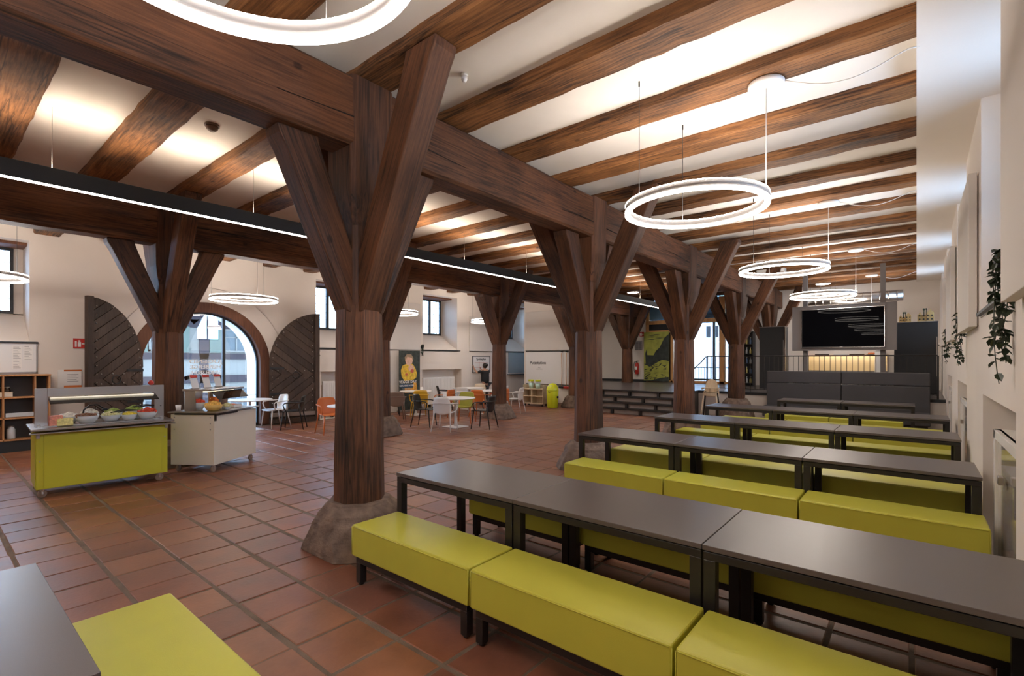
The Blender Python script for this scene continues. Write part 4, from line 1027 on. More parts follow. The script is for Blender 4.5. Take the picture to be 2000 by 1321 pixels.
for x, y, lb in ((-9.02, 8.70, 'round white cafe table nearest in the middle, with a white chair in front'), (-11.95, 9.84, 'round white cafe table in front of the child banner'),
                 (-11.85, 12.1, 'round white cafe table farthest at the back, left of the person'), (-10.35, 11.5, 'round white cafe table beside the middle post, right of the back one'),
                 (-9.2, 5.86, 'round white cafe table largely hidden behind the nearest post'), (-12.45, 5.15, 'round white cafe table in front of the glass arch behind the cream cart')):
    if ct is None: ct = make_cafe_table(); ct.location = (x, y, 0); ct['label'] = lb; ct['group'] = 'round cafe tables'
    else: dup(ct, (x, y, 0), 0, lb, 'round cafe tables')
def face(x, y, tx, ty): return math.atan2(-(tx-x), ty-y)
protoc = {}
chairs = [
 (-8.72, 8.08, -9.02, 8.70, 'white', 'white armchair seen from behind at the nearest middle cafe table'),
 (-9.68, 8.28, -9.0, 8.62, 'black', 'black armchair left of the white one at the nearest middle cafe table'),
 (-8.32, 8.98, -9.1, 8.75, 'black', 'black armchair at the right side of the nearest middle cafe table'),
 (-9.42, 9.42, -9.02, 8.70, 'olive', 'olive armchair with wooden legs behind the nearest middle cafe table'),
 (-11.36, 9.48, -11.95, 9.84, 'yellow', 'mustard yellow armchair seen from behind before the child banner'),
 (-12.35, 9.25, -11.95, 9.84, 'black', 'black armchair left of the mustard chair before the banner'),
 (-11.25, 8.55, -11.9, 8.95, 'taupe', 'taupe armchair standing right beside the nearest post edge'),
 (-10.95, 10.1, -11.95, 9.9, 'orange', 'orange armchair facing left at the table before the banner'),
 (-12.35, 11.45, -11.85, 12.1, 'black', 'black armchair at the left of the farthest cafe table'),
 (-11.45, 11.42, -11.85, 12.1, 'white', 'white armchair with its back to the camera at the farthest cafe table'),
 (-10.9, 12.55, -11.85, 12.1, 'white', 'white armchair at the right of the farthest cafe table, in front of the person'),
 (-12.3, 13.0, -11.85, 12.1, 'beige', 'beige armchair behind the farthest cafe table'),
 (-10.1, 10.78, -10.35, 11.5, 'orange', 'orange armchair half hidden left of the middle post'),
 (-9.98, 11.50, -10.75, 11.6, 'orange', 'orange armchair just right of the middle post'),
 (-9.98, 12.25, -10.7, 12.0, 'white', 'white armchair facing left at the right of the middle post'),
 (-11.0, 10.95, -10.35, 11.5, 'grey', 'light grey armchair left of the table beside the middle post'),
 (-10.42, 6.08, -9.3, 5.9, 'orange', 'orange armchair facing right beside the nearest post'),
 (-10.7, 6.75, -9.4, 6.0, 'grey', 'light grey armchair behind the orange one at the hidden cafe table'),
 (-11.86, 5.9, -12.4, 5.2, 'black', 'large black armchair in front of the right gate leaf'),
 (-12.5, 5.76, -12.45, 5.15, 'white', 'white armchair behind the black one at the table before the arch'),
]
cm = {'white': (white_p, None), 'black': (black_p, None), 'olive': (olive_p, orange_p), 'yellow': (yellow_p, None), 'taupe': (taupe_p, None), 'orange': (orange_p, None), 'beige': (plain('beige_plastic', (.6, .5, .38), .45), None), 'grey': (greyp, None)}
for x, y, tx, ty, c, lb in chairs:
    if c not in protoc:
        o = make_chair(*cm[c]); protoc[c] = o; o.location = (x, y, 0); o.rotation_euler = (0, 0, face(x, y, tx, ty)); o['label'] = lb; o['group'] = 'armchairs around the cafe tables'
    else: dup(protoc[c], (x, y, 0), face(x, y, tx, ty), lb, 'armchairs around the cafe tables')
def menu_card(x, y, z, label, rz=0, col=None):
    t = thing('menu_card', label, 'card', (x, y, z), rz)
    build('card', MB().prism([(-.02, 0), (.02, 0), (.003, .12), (-.003, .12)], 'x', -.045, .045), paper, t); build('print', MB().box(-.03, .03, -.0225, -.018, .005, .02), col or inkg, t)
menu_card(-11.78, 9.93, .741, 'white folded card on the cafe table before the banner', .8)
menu_card(-9.3, 8.6, .741, 'white folded card on the nearest middle cafe table', .5)

# ------------------------------------------------------------------ serving carts
def caster(t, x, y):
    build('caster', MB().lathe([(.045, -.014), (.05, -.010), (.05, .010), (.045, .014)], 16, (x, y, .05), axis='x'), taupe_p, t)
    build('caster_fork', MB().box(x-.022, x+.022, y-.018, y+.018, .085, .12).box(x-.022, x-.017, y-.012, y+.012, .045, .09).box(x+.017, x+.022, y-.012, y+.012, .045, .09), chrome, t)
GA = math.radians(-3)
gc = thing('serving_cart', 'lime green salad bar cart on casters with a steel framed glass guard', 'cart', (-8.24, .93, 0), GA)
L, D = 1.34, .68      # local x: 0 = front, negative = back; local y 0..L
build('body', MB().box(-D, 0, .0, L, .115, .80), lime, gc, bevel=.004)
build('front_panel', MB().box(.0, .012, .07, L-.07, .12, .79), lime, gc, bevel=.003)
build('side_panel', MB().box(-D+.02, -.02, -.008, 0, .13, .79), lime, gc, bevel=.002)
build('screws', MB().lathe([(.009, 0), (.009, .004)], 8, (0.001, .035, .46), axis='x').lathe([(.009, 0), (.009, .004)], 8, (0.001, L-.035, .62), axis='x'), inox, gc)
build('counter', MB().box(-D-.04, .10, -.05, L+.06, .835, .862), inox, gc, bevel=.006)
build('tray_rail', MB().box(.02, .11, -.06, L+.07, .80, .815).box(-.03, -.01, .0, .03, .72, .80).box(.0, .03, 0.0, .035, .74, .80).box(.0, .03, L-.035, L, .74, .80), inox, gc, bevel=.003)
build('well', MB().box(-D+.03, -.10, .05, L-.06, .8625, .872).box(-D+.0, -.08, .02, .05, .862, .89).box(-D, -.08, L-.06, L-.03, .862, .89), inox, gc)
gf = MB().box(-.24, -.20, .0, .12, .86, 1.34).box(-.24, -.20, L-.11, L, .86, 1.34).box(-.24, -.20, .12, L-.11, 1.235, 1.34)
build('guard_frame', gf, inox, gc, bevel=.003)
build('guard_glass', MB().hull8([(-.19, .12, 1.23), (-.19, L-.11, 1.23), (-.19, L-.11, 1.224), (-.19, .12, 1.224)], [(.06, .12, 1.16), (.06, L-.11, 1.16), (.06, L-.11, 1.154), (.06, .12, 1.154)]), glass_c, gc)
build('guard_lamp', MB().box(-.20, -.15, .14, L-.13, 1.20, 1.225), emit('cart_lamp', (1, .85, .62), .7), gc)
for x in (-D+.08, -.08):
    for y in (.06, L-.08): caster(gc, x, y)
def loc(base, ang, lx, ly, z): return (base[0]+lx*math.cos(ang)-ly*math.sin(ang), base[1]+lx*math.sin(ang)+ly*math.cos(ang), z)
G0 = (-8.24, .93)
def tub(lx, ly, w, d, h, mat, fmat, label, lid=False, z=.873, base=G0, ang=GA):
    t = thing('food_tub', label, 'container', loc(base, ang, lx, ly, z), ang)
    build('tub_wall', MB().box(-w/2, w/2, -d/2, -d/2+.006, 0, h).box(-w/2, w/2, d/2-.006, d/2, 0, h).box(-w/2, -w/2+.006, -d/2, d/2, 0, h).box(w/2-.006, w/2, -d/2, d/2, 0, h).box(-w/2, w/2, -d/2, d/2, 0, .006), mat, t)
    f = MB().box(-w/2+.007, w/2-.007, -d/2+.007, d/2-.007, .008, h*.86)
    for k in range(14): f.sphere((random.uniform(-w*.4, w*.4), random.uniform(-d*.4, d*.4), h*.86), .018, 7, 5)
    build('food', f, fmat, t, kind='stuff')
    return t
def bowl(lx, ly, r, h, fmat, label, z=.873, base=G0, ang=GA, heap=.4, mat=None, lump=.022):
    t = thing('glass_bowl', label, 'bowl', loc(base, ang, lx, ly, z))
    build('bowl', MB().lathe([(r*.55, 0), (r*.8, h*.35), (r, h), (r*.97, h), (r*.76, h*.38), (r*.5, .006)], 24), mat or greyp, t)
    f = MB().lathe([(r*.5, .008), (r*.74, h*.4), (r*.93, h*.92), (r*.5, h*(1+heap*.6)), (.005, h*(1+heap))], 20)
    for k in range(46):
        a = random.uniform(0, 2*PI); q = random.uniform(0, .85)*r; zz = h*(.98+heap*(1-(q/r)))
        f.sphere((q*math.cos(a), q*math.sin(a), zz), lump*random.uniform(.7, 1.2), 7, 5)
    build('food', f, fmat, t, kind='stuff')
    return t
tub(-.17, .19, .14, .13, .12, food['pink'], food['pink'], 'pink cream container at the left end of the salad bar')
tub(-.09, .27, .12, .15, .085, food['butter'], food['butter'], 'pale yellow spread container left on the salad bar')
bowl(-.32, .33, .11, .09, food['white'], 'bowl of white cheese behind the spread container on the salad bar')
bowl(-.14, .49, .125, .10, food['brown'], 'glass bowl of brown granola next to the pale yellow container', heap=.15)
bowl(-.42, .55, .10, .11, food['white'], 'bowl of white curd at the rear of the salad bar')
bowl(-.20, .74, .11, .085, food['veg'], 'bowl of pale vegetable salad in the middle of the salad bar')
bowl(-.44, .80, .11, .10, food['salad'], 'rear bowl of green leaf salad in the middle of the salad bar')
bowl(-.15, .93, .09, .08, food['yellow'], 'bowl of bright yellow corn right of the middle on the salad bar', lump=.012)
bowl(-.40, 1.03, .11, .12, food['salad'], 'rear bowl of mixed greens with tongs at the right end of the salad bar')
bowl(-.17, 1.14, .115, .10, food['tomato'], 'glass bowl of red tomatoes at the right end of the salad bar', lump=.024)
def tongs(a, b, label, base=G0, ang=GA, c=None):
    t = thing('tongs', label, 'tongs', loc(base, ang, a[0], a[1], a[2]), ang); v = Vector(b)-Vector(a)
    build('arm', MB().tube([(0, 0, 0), tuple(v*.5+Vector((0, 0, .02))), tuple(v)], .010, 6), c or black_p, t)
    build('arm', MB().tube([(0, 0, .02), tuple(v*.5+Vector((.02, 0, .04))), tuple(v+Vector((.02, 0, .0)))], .008, 6), c or black_p, t)
tongs((-.16, .72, .965), (-.14, 1.02, 1.005), 'long black tongs lying across the middle salad bowls')
tongs((-.38, .98, 1.01), (-.22, 1.31, 1.04), 'long black tongs over the right bowls, reaching past the guard post')
t = thing('serving_ladle', 'curved black ladle handle rising behind the brown granola bowl', 'ladle', loc(G0, GA, -.33, .46, .975))
build('handle', MB().tube([(.0, .0, -.05), (0, .02, .06), (0, .08, .115), (0, .16, .12), (0, .22, .07)], .010, 8), black_p, t); build('scoop', MB().sphere((0, .24, .05), .035, 10, 6, 1, 1, .6), black_p, t)
t = thing('apple', 'red apple standing on top of the salad bar guard', 'apple', loc(G0, GA, -.22, 1.19, 1.341)); build('fruit', MB().sphere((0, 0, .033), .036, 14, 10, 1, 1, .93), redp, t); build('stem', MB().tube([(0, 0, .06), (.005, 0, .08)], .003, 5), taupe_p, t)
# cream cart
CA = math.radians(34)
def place(lx, ly, z): return loc((-8.13, 2.85), CA, lx, ly, z)
cc = thing('serving_cart', 'cream coloured buffet cart on casters with steel top, in front of the arch', 'cart', (-8.13, 2.85, 0), CA)
D, L = .70, 1.02       # local x: -D..0 ; y 0..L
build('body', MB().box(-D, 0, 0, L, .115, .875), cream, cc, bevel=.004)
build('counter', MB().box(-D-.03, .05, -.03, L+.04, .895, .915), inox, cc, bevel=.004)
build('counter_support', MB().box(-.62, .02, -.02, .02, .872, .896).box(-.0, .03, .0, .5, .86, .896).box(0.0, .02, .0, .03, .78, .87), steel_d, cc)
sw = MB()
for x in (-.64, -.06):
    for z in (.79, .88, .70): sw.lathe([(.010, -.004), (.010, 0)], 8, (x, 0, z-.05), axis='y')
build('screws', sw, inox, cc)
hood = MB().box(-.58, -.40, .12, .14, .915, 1.22).box(-.58, -.38, .82, .84, .915, 1.22)
build('hood_cheek', hood, inox, cc, bevel=.003)
build('hood_top', MB().box(-.60, -.12, .10, .88, 1.22, 1.25), inox, cc, bevel=.004)
build('hood_glass', MB().hull8([(-.14, .12, 1.215), (-.14, .86, 1.215), (-.14, .86, 1.21), (-.14, .12, 1.21)], [(-.02, .12, 1.10), (-.02, .86, 1.10), (-.02, .86, 1.095), (-.02, .12, 1.095)]), glass_c, cc)
build('hood_lamp', MB().box(-.30, -.26, .16, .82, 1.20, 1.219), emit('hood_lamp_light', (1, .8, .5), 3.0), cc)
build('hood_back_post', MB().box(-.60, -.57, .35, .50, .915, 1.22).box(-.60, -.57, .66, .74, .915, 1.22), inox, cc)
build('side_shelf', MB().box(-.35, -.05, .88, 1.16, 1.10, 1.106), glass_c, cc)
for x in (-D+.08, -.06):
    for y in (.06, L-.06): caster(cc, x, y)
B0_ = (-8.13, 2.85)
bowl(-.16, .20, .13, .09, food['chips'], 'golden bowl of chips at the front corner of the cream cart', z=.916, base=B0_, ang=CA, mat=plain('amber_bowl', (.6, .38, .1), .3), heap=.5)
bowl(-.44, .25, .085, .12, food['tomato'], 'jar of red berries under the hood of the cream cart', z=.916, base=B0_, ang=CA)
tub(-.24, .47, .2, .2, .05, white_p, food['white'], 'white platter of cheese in the middle of the cream cart', z=.916, base=B0_, ang=CA)
tub(-.22, .72, .2, .2, .05, white_p, food['pink'], 'white platter of sliced ham on the cream cart', z=.916, base=B0_, ang=CA)
bowl(-.08, .40, .06, .06, food['veg'], 'small bowl of dip next to the chips on the cream cart', z=.916, base=B0_, ang=CA)
tub(-.45, .60, .1, .1, .18, orange_p, food['butter'], 'orange box standing under the hood of the cream cart', z=.916, base=B0_, ang=CA)
t = thing('cup', 'small white cup on the cream cart beside the dark post', 'cup', place(-.66, .10, .916)); build('cup_body', MB().lathe([(.03, 0), (.038, .09), (.035, .09), (.027, .005)], 16), white_p, t); build('cup_handle', MB().tube([(.036, 0, .07), (.06, 0, .06), (.055, 0, .03), (.032, 0, .02)], .005, 6), white_p, t)
for i, (ly, nm) in enumerate(((.20, 'left'), (.46, 'middle'), (.72, 'right'))):
    t = thing('price_leaflet', '%s of the three leaning paper leaflets on the hood of the cream cart' % nm, 'leaflet', place(-.45, ly, 1.251), CA-.35)
    build('sheet', MB().hull8([(-.0, -.055, 0), (-.0, .055, 0), (.004, .055, 0), (.004, -.055, 0)], [(-.02, -.095, .21), (-.02, .015, .21), (-.016, .015, .21), (-.016, -.095, .21)]), paper, t)
    build('header', MB().hull8([(.004, -.083, .17), (.004-.012, .023, .17), (.003, .023, .175), (.006, -.083, .175)], [(-.012, -.09, .205), (-.012, .018, .205), (-.009, .018, .21), (-.009, -.09, .21)]), redp, t)
    build('leaflet_foot', MB().box(-.03, .03, -.06, .06, 0, .01), inox, t)

# ------------------------------------------------------------------ wooden shelf at far left
t = thing('wall_shelf', 'orange-brown wooden open shelf unit with dark compartments at the far left', 'shelf', (XL+.02, .2, 0))
fx = .27; y0, y1 = -1.6, 1.45
build('plinth', MB().box(.02, fx-.03, y0+.02, y1-.02, 0, .2), anth, t)
build('back_panel', MB().box(.0, .012, y0, y1, .2, 1.42), plain('shelf_dark', (.035, .028, .025), .6), t)
for z in (.22, .62, 1.0): build('shelf_board', MB().box(.012, fx, y0+.025, y1-.025, z-.0125, z+.0125), oak, t, bevel=.002)
for y in (y0+.0125, -.1, .82, 1.24, y1-.0125): build('divider' if y0+.1 < y < y1-.1 else 'side_board', MB().box(.012, fx, y-.0125, y+.0125, .2, 1.395 if not abs(y-1.24) < .01 else 1.395), oak, t, bevel=.002)
build('top_board', MB().box(.0, fx+.01, y0-.01, y1+.01, 1.395, 1.425), oak, t, bevel=.003)
build('drawer_front', MB().box(fx-.03, fx-.01, .85, 1.22, .645, .72), greyp, t, bevel=.002)
def jar(y, z, r, h, label, x=.16, mat=None, grp=None):
    j = thing('jar', label, 'jar', (XL+x, y, z), 0, grp)
    build('jar_body', MB().lathe([(r*.9, 0), (r, .01), (r, h*.8), (r*.75, h*.9), (r*.75, h)], 18), mat or glass_c, j); build('jar_lid', MB().lathe([(r*.8, h), (r*.8, h+.02)], 18), inox, j)
t = thing('wire_basket', 'pale basket holding two jars on the upper shelf board', 'basket', (XL+.15, 1.02, 1.0128))
build('basket_wall', MB().box(-.07, .07, -.13, -.125, .0, .09).box(-.07, .07, .125, .13, 0, .09).box(.065, .07, -.13, .13, 0, .09).box(-.07, -.065, -.13, .13, 0, .09).box(-.07, .07, -.13, .13, 0, .005), cream, t)
build('basket_rim', MB().box(-.075, .075, -.135, -.12, .085, .095).box(-.075, .075, .12, .135, .085, .095).box(.06, .075, -.135, .135, .085, .095), ply, t)
jar(.96, 1.019, .045, .16, 'left glass jar in the pale basket on the upper shelf board', .15); jar(1.08, 1.019, .045, .16, 'right glass jar in the pale basket on the upper shelf board', .15)
jar(.97, .233, .06, .24, 'tall clear jar on the lowest shelf board, left one', .15, food['brown']); jar(1.13, .233, .06, .22, 'shorter clear jar on the lowest shelf board, right one', .15, greyp)

# ------------------------------------------------------------------ cleaning corner by the partition
t = thing('whiteboard', 'large white board headed Putzstation on the partition wall', 'whiteboard', (-10.85, 15.278, .78))
build('board', MB().box(-1.0, 1.08, -.018, -.004, 0, 1.22), white_w, t); build('board_rail', MB().box(-1.0, 1.08, -.03, -.0, 1.22, 1.25).box(-1.0, 1.08, -.03, 0, -.03, 0), anth, t)
text('heading', 'Putzstation', .17, ink, (-.42, -.0205, .75), RYm, t, bold=.003)
text('small_print', 'bitte\nsauber halten', .055, inkg, (-.35, -.0205, .6), RYm, t)
t = thing('acoustic_panel', 'pale acoustic panel above the large Putzstation board', 'panel', (-10.85, 15.28, 2.06)); build('panel_face', MB().box(-1.0, 1.1, -.06, -.01, 0, 1.5), panel_m, t, bevel=.004); build('dark_edge', MB().box(-1.0, 1.1, -.05, 0, -.015, 0), anth, t)  # dark line below the panel face, built as a strip
for i, (x, nm) in enumerate(((-10.13, 'left'), (-9.92, 'right'))):
    t = thing('broom', '%s of the two long wooden brooms hanging before the Putzstation board' % nm, 'broom', (x, 15.19, .62))
    build('handle', MB().tube([(0, 0, .1), (.015*(1-2*i), 0, .6), (0, 0, 1.33)], .013, 8), oak, t); build('hook', MB().lathe([(.03, -.02), (.03, .05)], 12, (0, 0, 1.38), axis='y'), steel_d, t); build('head', MB().box(-.12, .12, -.03, .03, .02, .10), redp if i else steel_d, t, bevel=.01)
t = thing('waste_bin', 'yellow-green waste bin with a domed push lid', 'bin', (-9.95, 14.35, 0))
build('bin_body', MB().lathe([(.17, 0), (.19, .02), (.21, .58), (.21, .60)], 28), lime_p, t); build('lid', MB().lathe([(.215, .60), (.215, .63), (.19, .74), (.12, .84), (.03, .87)], 28), lime_p, t)
build('flap', MB().hull8([(-.09, -.19, .66), (.09, -.19, .66), (.09, -.17, .66), (-.09, -.17, .66)], [(-.07, -.15, .80), (.07, -.15, .80), (.07, -.13, .80), (-.07, -.13, .80)]), greyp, t)
build('grip', MB().box(-.05, .05, -.225, -.205, .56, .585), black_p, t); build('side_handle', MB().box(-.235, -.2, -.03, .03, .35, .42).box(.2, .235, -.03, .03, .35, .42), black_p, t)
t = thing('plywood_trolley', 'pale plywood trolley with two shelves and buckets, on casters', 'trolley', (-10.85, 14.55, 0), .12); w = .42
build('side', MB().box(-w, -w+.02, -.2, .2, .09, .78), ply, t); build('side', MB().box(w-.02, w, -.2, .2, .09, .78), ply, t)
for z in (.09, .36, .62): build('shelf_board', MB().box(-w+.02, w-.02, -.2, .2, z, z+.02), ply, t)
build('back', MB().box(-w+.02, w-.02, .18, .2, .11, .78), ply, t); build('divider', MB().box(-.12, -.07, -.12, .18, .11, .62), ply, t)
for x in (-w+.06, w-.06):
    for y in (-.14, .14): caster(t, x, y) if False else build('caster', MB().lathe([(.04, -.012), (.045, 0), (.04, .012)], 14, (x, y, .045), axis='x').box(x-.015, x+.015, y-.015, y+.015, .05, .092), steel_d, t)
for i, (x, nm) in enumerate(((-11.03, 'left'), (-10.72, 'right'))):
    t = thing('bucket', '%s mint bucket with yellow lid on top of the plywood trolley' % nm, 'bucket', (x, 14.52, .641))
    build('bucket_body', MB().lathe([(.075, 0), (.10, .2), (.095, .2), (.07, .01)], 20), plain('mint%d' % i, (.45, .62, .55), .4), t); build('lid', MB().lathe([(.105, .26), (.105, .32), (.09, .325)], 20), lime_p, t); build('label', MB().lathe([(.085, .2), (.1, .26)], 20), white_p, t)
t = thing('folded_ladder', 'narrow aluminium ladder leaning against the post beside the bin', 'ladder', (-9.1, 14.55, 0), -.3)
for s in (-.16, .16): build('rail', MB().hull8([(s-.012, 0, 0), (s+.012, 0, 0), (s+.012, .04, 0), (s-.012, .04, 0)], [(s-.012, .38, 1.05), (s+.012, .38, 1.05), (s+.012, .42, 1.05), (s-.012, .42, 1.05)]), chrome, t)
for k in range(4): build('rung', MB().box(-.15, .15, .09+k*.085, .12+k*.085, .24+k*.24, .265+k*.24), chrome, t)
t = thing('wall_screen', 'grey glass notice screen in the alcove left of the Putzstation wall', 'screen', (XL, 16.15, 1.15)); build('screen_face', MB().box(.01, .04, -.5, .6, 0, .85), plain('greyblue', (.28, .34, .38), .3), t, bevel=.004); build('screen_ledge', MB().box(0, .16, -.55, .8, -.08, -.05), anth, t)
# highchair
t = thing('high_chair', 'pale plywood toddler high chair between the posts before the stage', 'chair', (-4.62, 14.7, 0), PI+.15)
for sx in (-1, 1):
    for sy in (-1, 1): build('leg', MB().tube([(sx*.16, sy*.13, .78), (sx*.24, sy*.24, 0)], .02, 8), ply if sy > 0 else steel_d, t)
build('seat', MB().box(-.19, .19, -.16, .16, .74, .765), ply, t, bevel=.01)
bk = [(-.20, .62), (.20, .62), (.21, .80), (.17, .9), (.16, 1.0), (.10, 1.10), (0, 1.14), (-.10, 1.10), (-.16, 1.0), (-.17, .9), (-.21, .80)]
build('backrest', MB().prism(bk, 'y', -.185, -.165), ply, t, bevel=.006); build('tray', MB().prism([(-.22, .12), (.22, .12), (.2, .34), (.1, .38), (-.1, .38), (-.2, .34)], 'z', .88, .90), ply, t, bevel=.006)
build('arm_rest', MB().box(-.22, -.2, -.16, .2, .84, .88).box(.2, .22, -.16, .2, .84, .88), ply, t); build('front_guard', MB().box(-.02, .02, .14, .16, .765, .88).box(-.19, .19, .15, .165, .66, .74), ply, t); build('backrest_holes', MB().box(-.12, -.03, -.1875, -.1865, .82, .86).box(.03, .12, -.1875, -.1865, .82, .86), steel_d, t)

# ------------------------------------------------------------------ hanging plants
def leafmesh(s=1.0):
    v = [(0, 0, 0), (.012*s, .012*s, .004*s), (.014*s, .028*s, .002*s), (0, .048*s, -.006*s), (-.014*s, .028*s, .002*s), (-.012*s, .012*s, .004*s), (0, .022*s, -.003*s)]
    f = [(0, 1, 6), (1, 2, 6), (2, 3, 6), (3, 4, 6), (4, 5, 6), (5, 0, 6)]
    return v, f
lv, lf = leafmesh(1.25); lme = bpy.data.meshes.new('leaf'); lme.from_pydata(lv, [], lf); lme.materials.append(leaf_m)
def plant(x, y, z, drop, label, out, n=60, individual=False, seed=0, spread=.10, pot=True):
    """trailing plant on a wall: out = +1 grows towards +x (left wall) or -1 (right wall)"""
    r = random.Random(seed); t = thing('hanging_plant', label, 'plant', (x, y, z))
    build('wall_pot', MB().lathe([(.035, -.02), (.05, .07), (.046, .07), (.03, -.01)], 16, (out*.055, 0, 0)), anth, t)
    vines = []; st = MB()
    for k in range(5):
        a = r.uniform(-1, 1); Lk = drop*r.uniform(.55, 1) if k else drop; pts = [Vector((out*.055, a*.02, .06))]
        for i in range(1, 11):
            u = i/10; pts.append(Vector((out*(.07+.03*math.sin(u*3+k)), a*spread*min(1, u*2.2)*(1-.5*u)+.012*math.sin(u*9+k), .06+.06*math.sin(PI*min(1, u*4))*(u < .25)-Lk*u)))
        vines.append(pts); st.tube(pts, .0028, 5)
    build('stems', st, leaf_m, t)
    mb = MB()
    for i in range(n):
        pts = vines[i % 5]; u = r.random()**1.25*10; j = min(9, int(u)); p = pts[j].lerp(pts[j+1], u-j)
        if u < 1.5: p = p+Vector((0, r.uniform(-.06, .06), r.uniform(-.02, .06)))
        M = Matrix.Translation(p) @ Matrix.Rotation(r.uniform(0, 2*PI), 4, 'Z') @ Matrix.Rotation(r.uniform(-1.2, .1), 4, 'X') @ Matrix.Rotation(r.uniform(-.5, .5), 4, 'Y')
        # keep leaves off the wall
        if individual:
            o = bpy.data.objects.new('leaf', lme); COL.objects.link(o); o.parent = t; sc_ = r.uniform(.75, 1.25); o.matrix_local = M @ Matrix.Scale(sc_, 4)
        else: mb.add([M @ Vector(v) for v in lv], lf)
    if not individual: build('leaves', mb, leaf_m, t, kind='stuff')
plant(XR-.0, 4.30, 2.27, .78, 'trailing dark green plant at the right picture edge under the acoustic panel', -1, 150, True, 3, .10)
plant(XR+.02, 8.47, 2.18, .62, 'trailing plant on the right wall, second from the camera', -1, 90, False, 5, .09)
plant(XR+.05, 12.6, 2.18, .62, 'trailing plant on the right wall, farthest and smallest', -1, 90, False, 6, .09)
plant(XL, 7.17, 2.02, .5, 'trailing plant on the left wall right of the gate leaf, below a window', 1, 80, False, 8, .12)
plant(XL, 11.02, 2.10, .32, 'short trailing plant on the left wall just right of the child banner', 1, 60, False, 9, .10)
plant(XL, 17.1, 1.95, .6, 'bushy trailing plant in the alcove left of the Putzstation board', 1, 90, False, 10, .12)

# ------------------------------------------------------------------ person writing on the board
def skinned(name, joints, edges, mat, parent, root=0, sub=1):
    me = bpy.data.meshes.new(name); me.from_pydata([j[0] for j in joints], edges, [])
    o = bpy.data.objects.new(name, me); COL.objects.link(o); me.materials.append(mat)
    md = o.modifiers.new('skin', 'SKIN'); md.use_smooth_shade = True
    for i, j in enumerate(joints):
        me.skin_vertices[0].data[i].radius = (j[1], j[2] if len(j) > 2 else j[1]); me.skin_vertices[0].data[i].use_root = (i == root)
    s = o.modifiers.new('sub', 'SUBSURF'); s.levels = sub; s.render_levels = sub
    dg = bpy.context.evaluated_depsgraph_get(); me2 = bpy.data.meshes.new_from_object(o.evaluated_get(dg)); me2.materials.clear(); me2.materials.append(mat)
    o.modifiers.clear(); o.data = me2; me2.name = name; o.parent = parent
    for p in me2.polygons: p.use_smooth = True
    return o
# local frame: faces -x (the wall); y is to the person's right
pe = thing('person', 'person in a black top and dark trousers, back turned, writing on the Speiseplan board', 'person', (-12.68, 13.80, 0), .0)
J = [((0, 0, .84), .09, .105), ((0, 0, 1.0), .105, .13), ((-.01, 0, 1.18), .11, .15), ((-.02, 0, 1.29), .075, .11), ((-.02, 0, 1.35), .045), ((-.035, 0, 1.42), .07), ((-.035, 0, 1.50), .072), ((-.03, 0, 1.535), .05),
     ((-.03, -.17, 1.27), .052), ((-.17, -.27, 1.20), .040), ((-.29, -.30, 1.36), .030), ((-.31, -.30, 1.41), .026),
     ((-.03, .17, 1.27), .052), ((-.17, .25, 1.19), .040), ((-.29, .12, 1.30), .030), ((-.315, .10, 1.335), .026),
     ((0, -.08, .74), .06), ((-.01, -.10, .46), .055), ((.01, -.10, .10), .035), ((-.10, -.11, .03), .028),
     ((0, .08, .74), .06), ((.0, .10, .46), .055), ((.02, .10, .10), .035), ((-.09, .11, .03), .028)]
E_ = [(0, 1), (1, 2), (2, 3), (3, 4), (4, 5), (5, 6), (6, 7), (3, 8), (8, 9), (9, 10), (10, 11), (3, 12), (12, 13), (13, 14), (14, 15), (0, 16), (16, 17), (17, 18), (18, 19), (0, 20), (20, 21), (21, 22), (22, 23)]
skinned('body', J, E_, skin, pe)
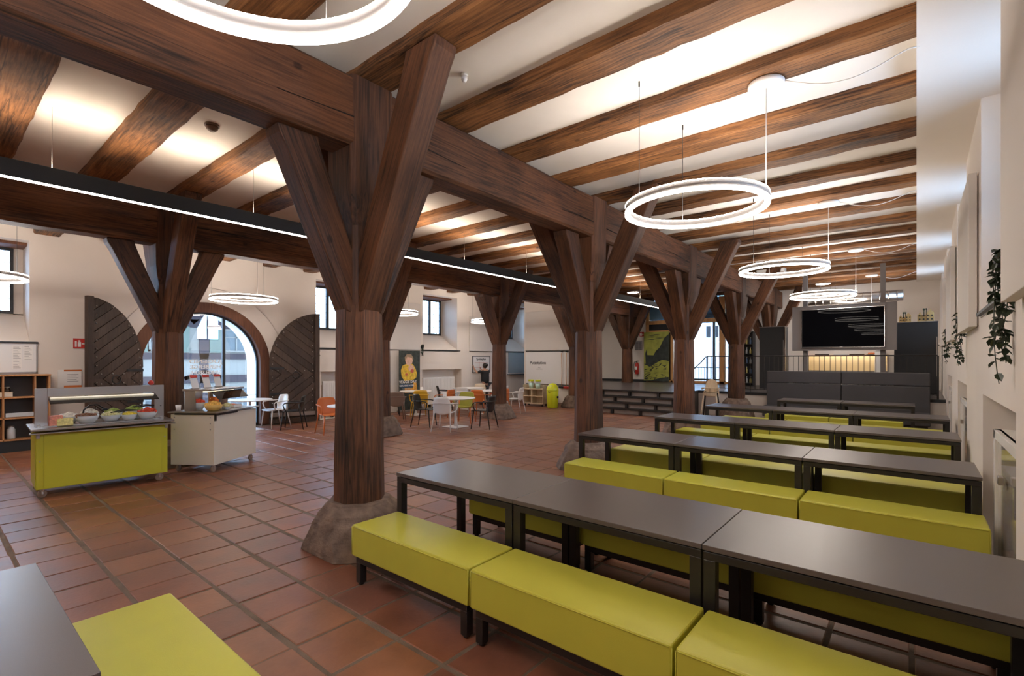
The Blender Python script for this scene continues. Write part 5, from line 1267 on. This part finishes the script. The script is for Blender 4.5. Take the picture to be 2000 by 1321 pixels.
skinned('top', [((.005, 0, .76), .165, .19), ((0, 0, 1.0), .15, .175), ((-.01, 0, 1.18), .145, .18), ((-.02, 0, 1.30), .09, .13), ((-.03, -.17, 1.275), .066), ((-.16, -.262, 1.205), .056), ((-.03, .17, 1.275), .066), ((-.16, .242, 1.20), .056)], [(0, 1), (1, 2), (2, 3), (3, 4), (4, 5), (3, 6), (6, 7)], cloth_b, pe)
skinned('trousers', [((0, 0, .86), .16, .185), ((0, -.09, .74), .115), ((-.01, -.10, .46), .07), ((.01, -.10, .10), .05), ((0, .09, .74), .115), ((.0, .10, .46), .07), ((.02, .10, .10), .05)], [(0, 1), (1, 2), (2, 3), (0, 4), (4, 5), (5, 6)], cloth_g, pe)
hm = MB().sphere((-.012, 0, 1.475), .098, 16, 12, .95, .92, 1.08).sphere((.085, 0, 1.50), .055, 12, 8)
build('hair', hm, hair_m, pe)
build('face', MB().sphere((-.105, 0, 1.455), .018, 8, 6, 1, .8, 1.2).sphere((-.098, -.03, 1.475), .011, 8, 6).sphere((-.098, .03, 1.475), .011, 8, 6).box(-.103, -.095, -.02, .02, 1.418, 1.424).sphere((-.03, -.078, 1.46), .018, 8, 6, 1, .5, 1.5).sphere((-.03, .078, 1.46), .018, 8, 6, 1, .5, 1.5), skin, pe)
for (hx, hy, hz, dz) in ((-.31, -.30, 1.41, 1), (-.315, .10, 1.335, 1)):
    hd = MB().sphere((hx-.012, hy, hz+.02*dz), .030, 10, 8, .7, 1, 1.1)
    for k in range(4): hd.tube([(hx-.015, hy-.021+.014*k, hz+.04*dz), (hx-.03, hy-.022+.0145*k, hz+(.062+.004*(k in (1, 2)))*dz), (hx-.045, hy-.02+.0135*k, hz+(.075+.004*(k in (1, 2)))*dz)], .0062, 6, r2=.0048)
    hd.tube([(hx-.01, hy+.024, hz+.01*dz), (hx-.028, hy+.036, hz+.03*dz), (hx-.042, hy+.026, hz+.045*dz)], .007, 6)
    build('hand', hd, skin, pe)
for s in (-1, 1): build('shoe', MB().box(-.18, .06, s*.105-.04, s*.105+.04, 0, .055), cloth_b, pe, bevel=.02, seg=3)
build('pen', MB().tube([(-.36, -.30, 1.50), (-.33, -.29, 1.45)], .005, 6), redp, pe)
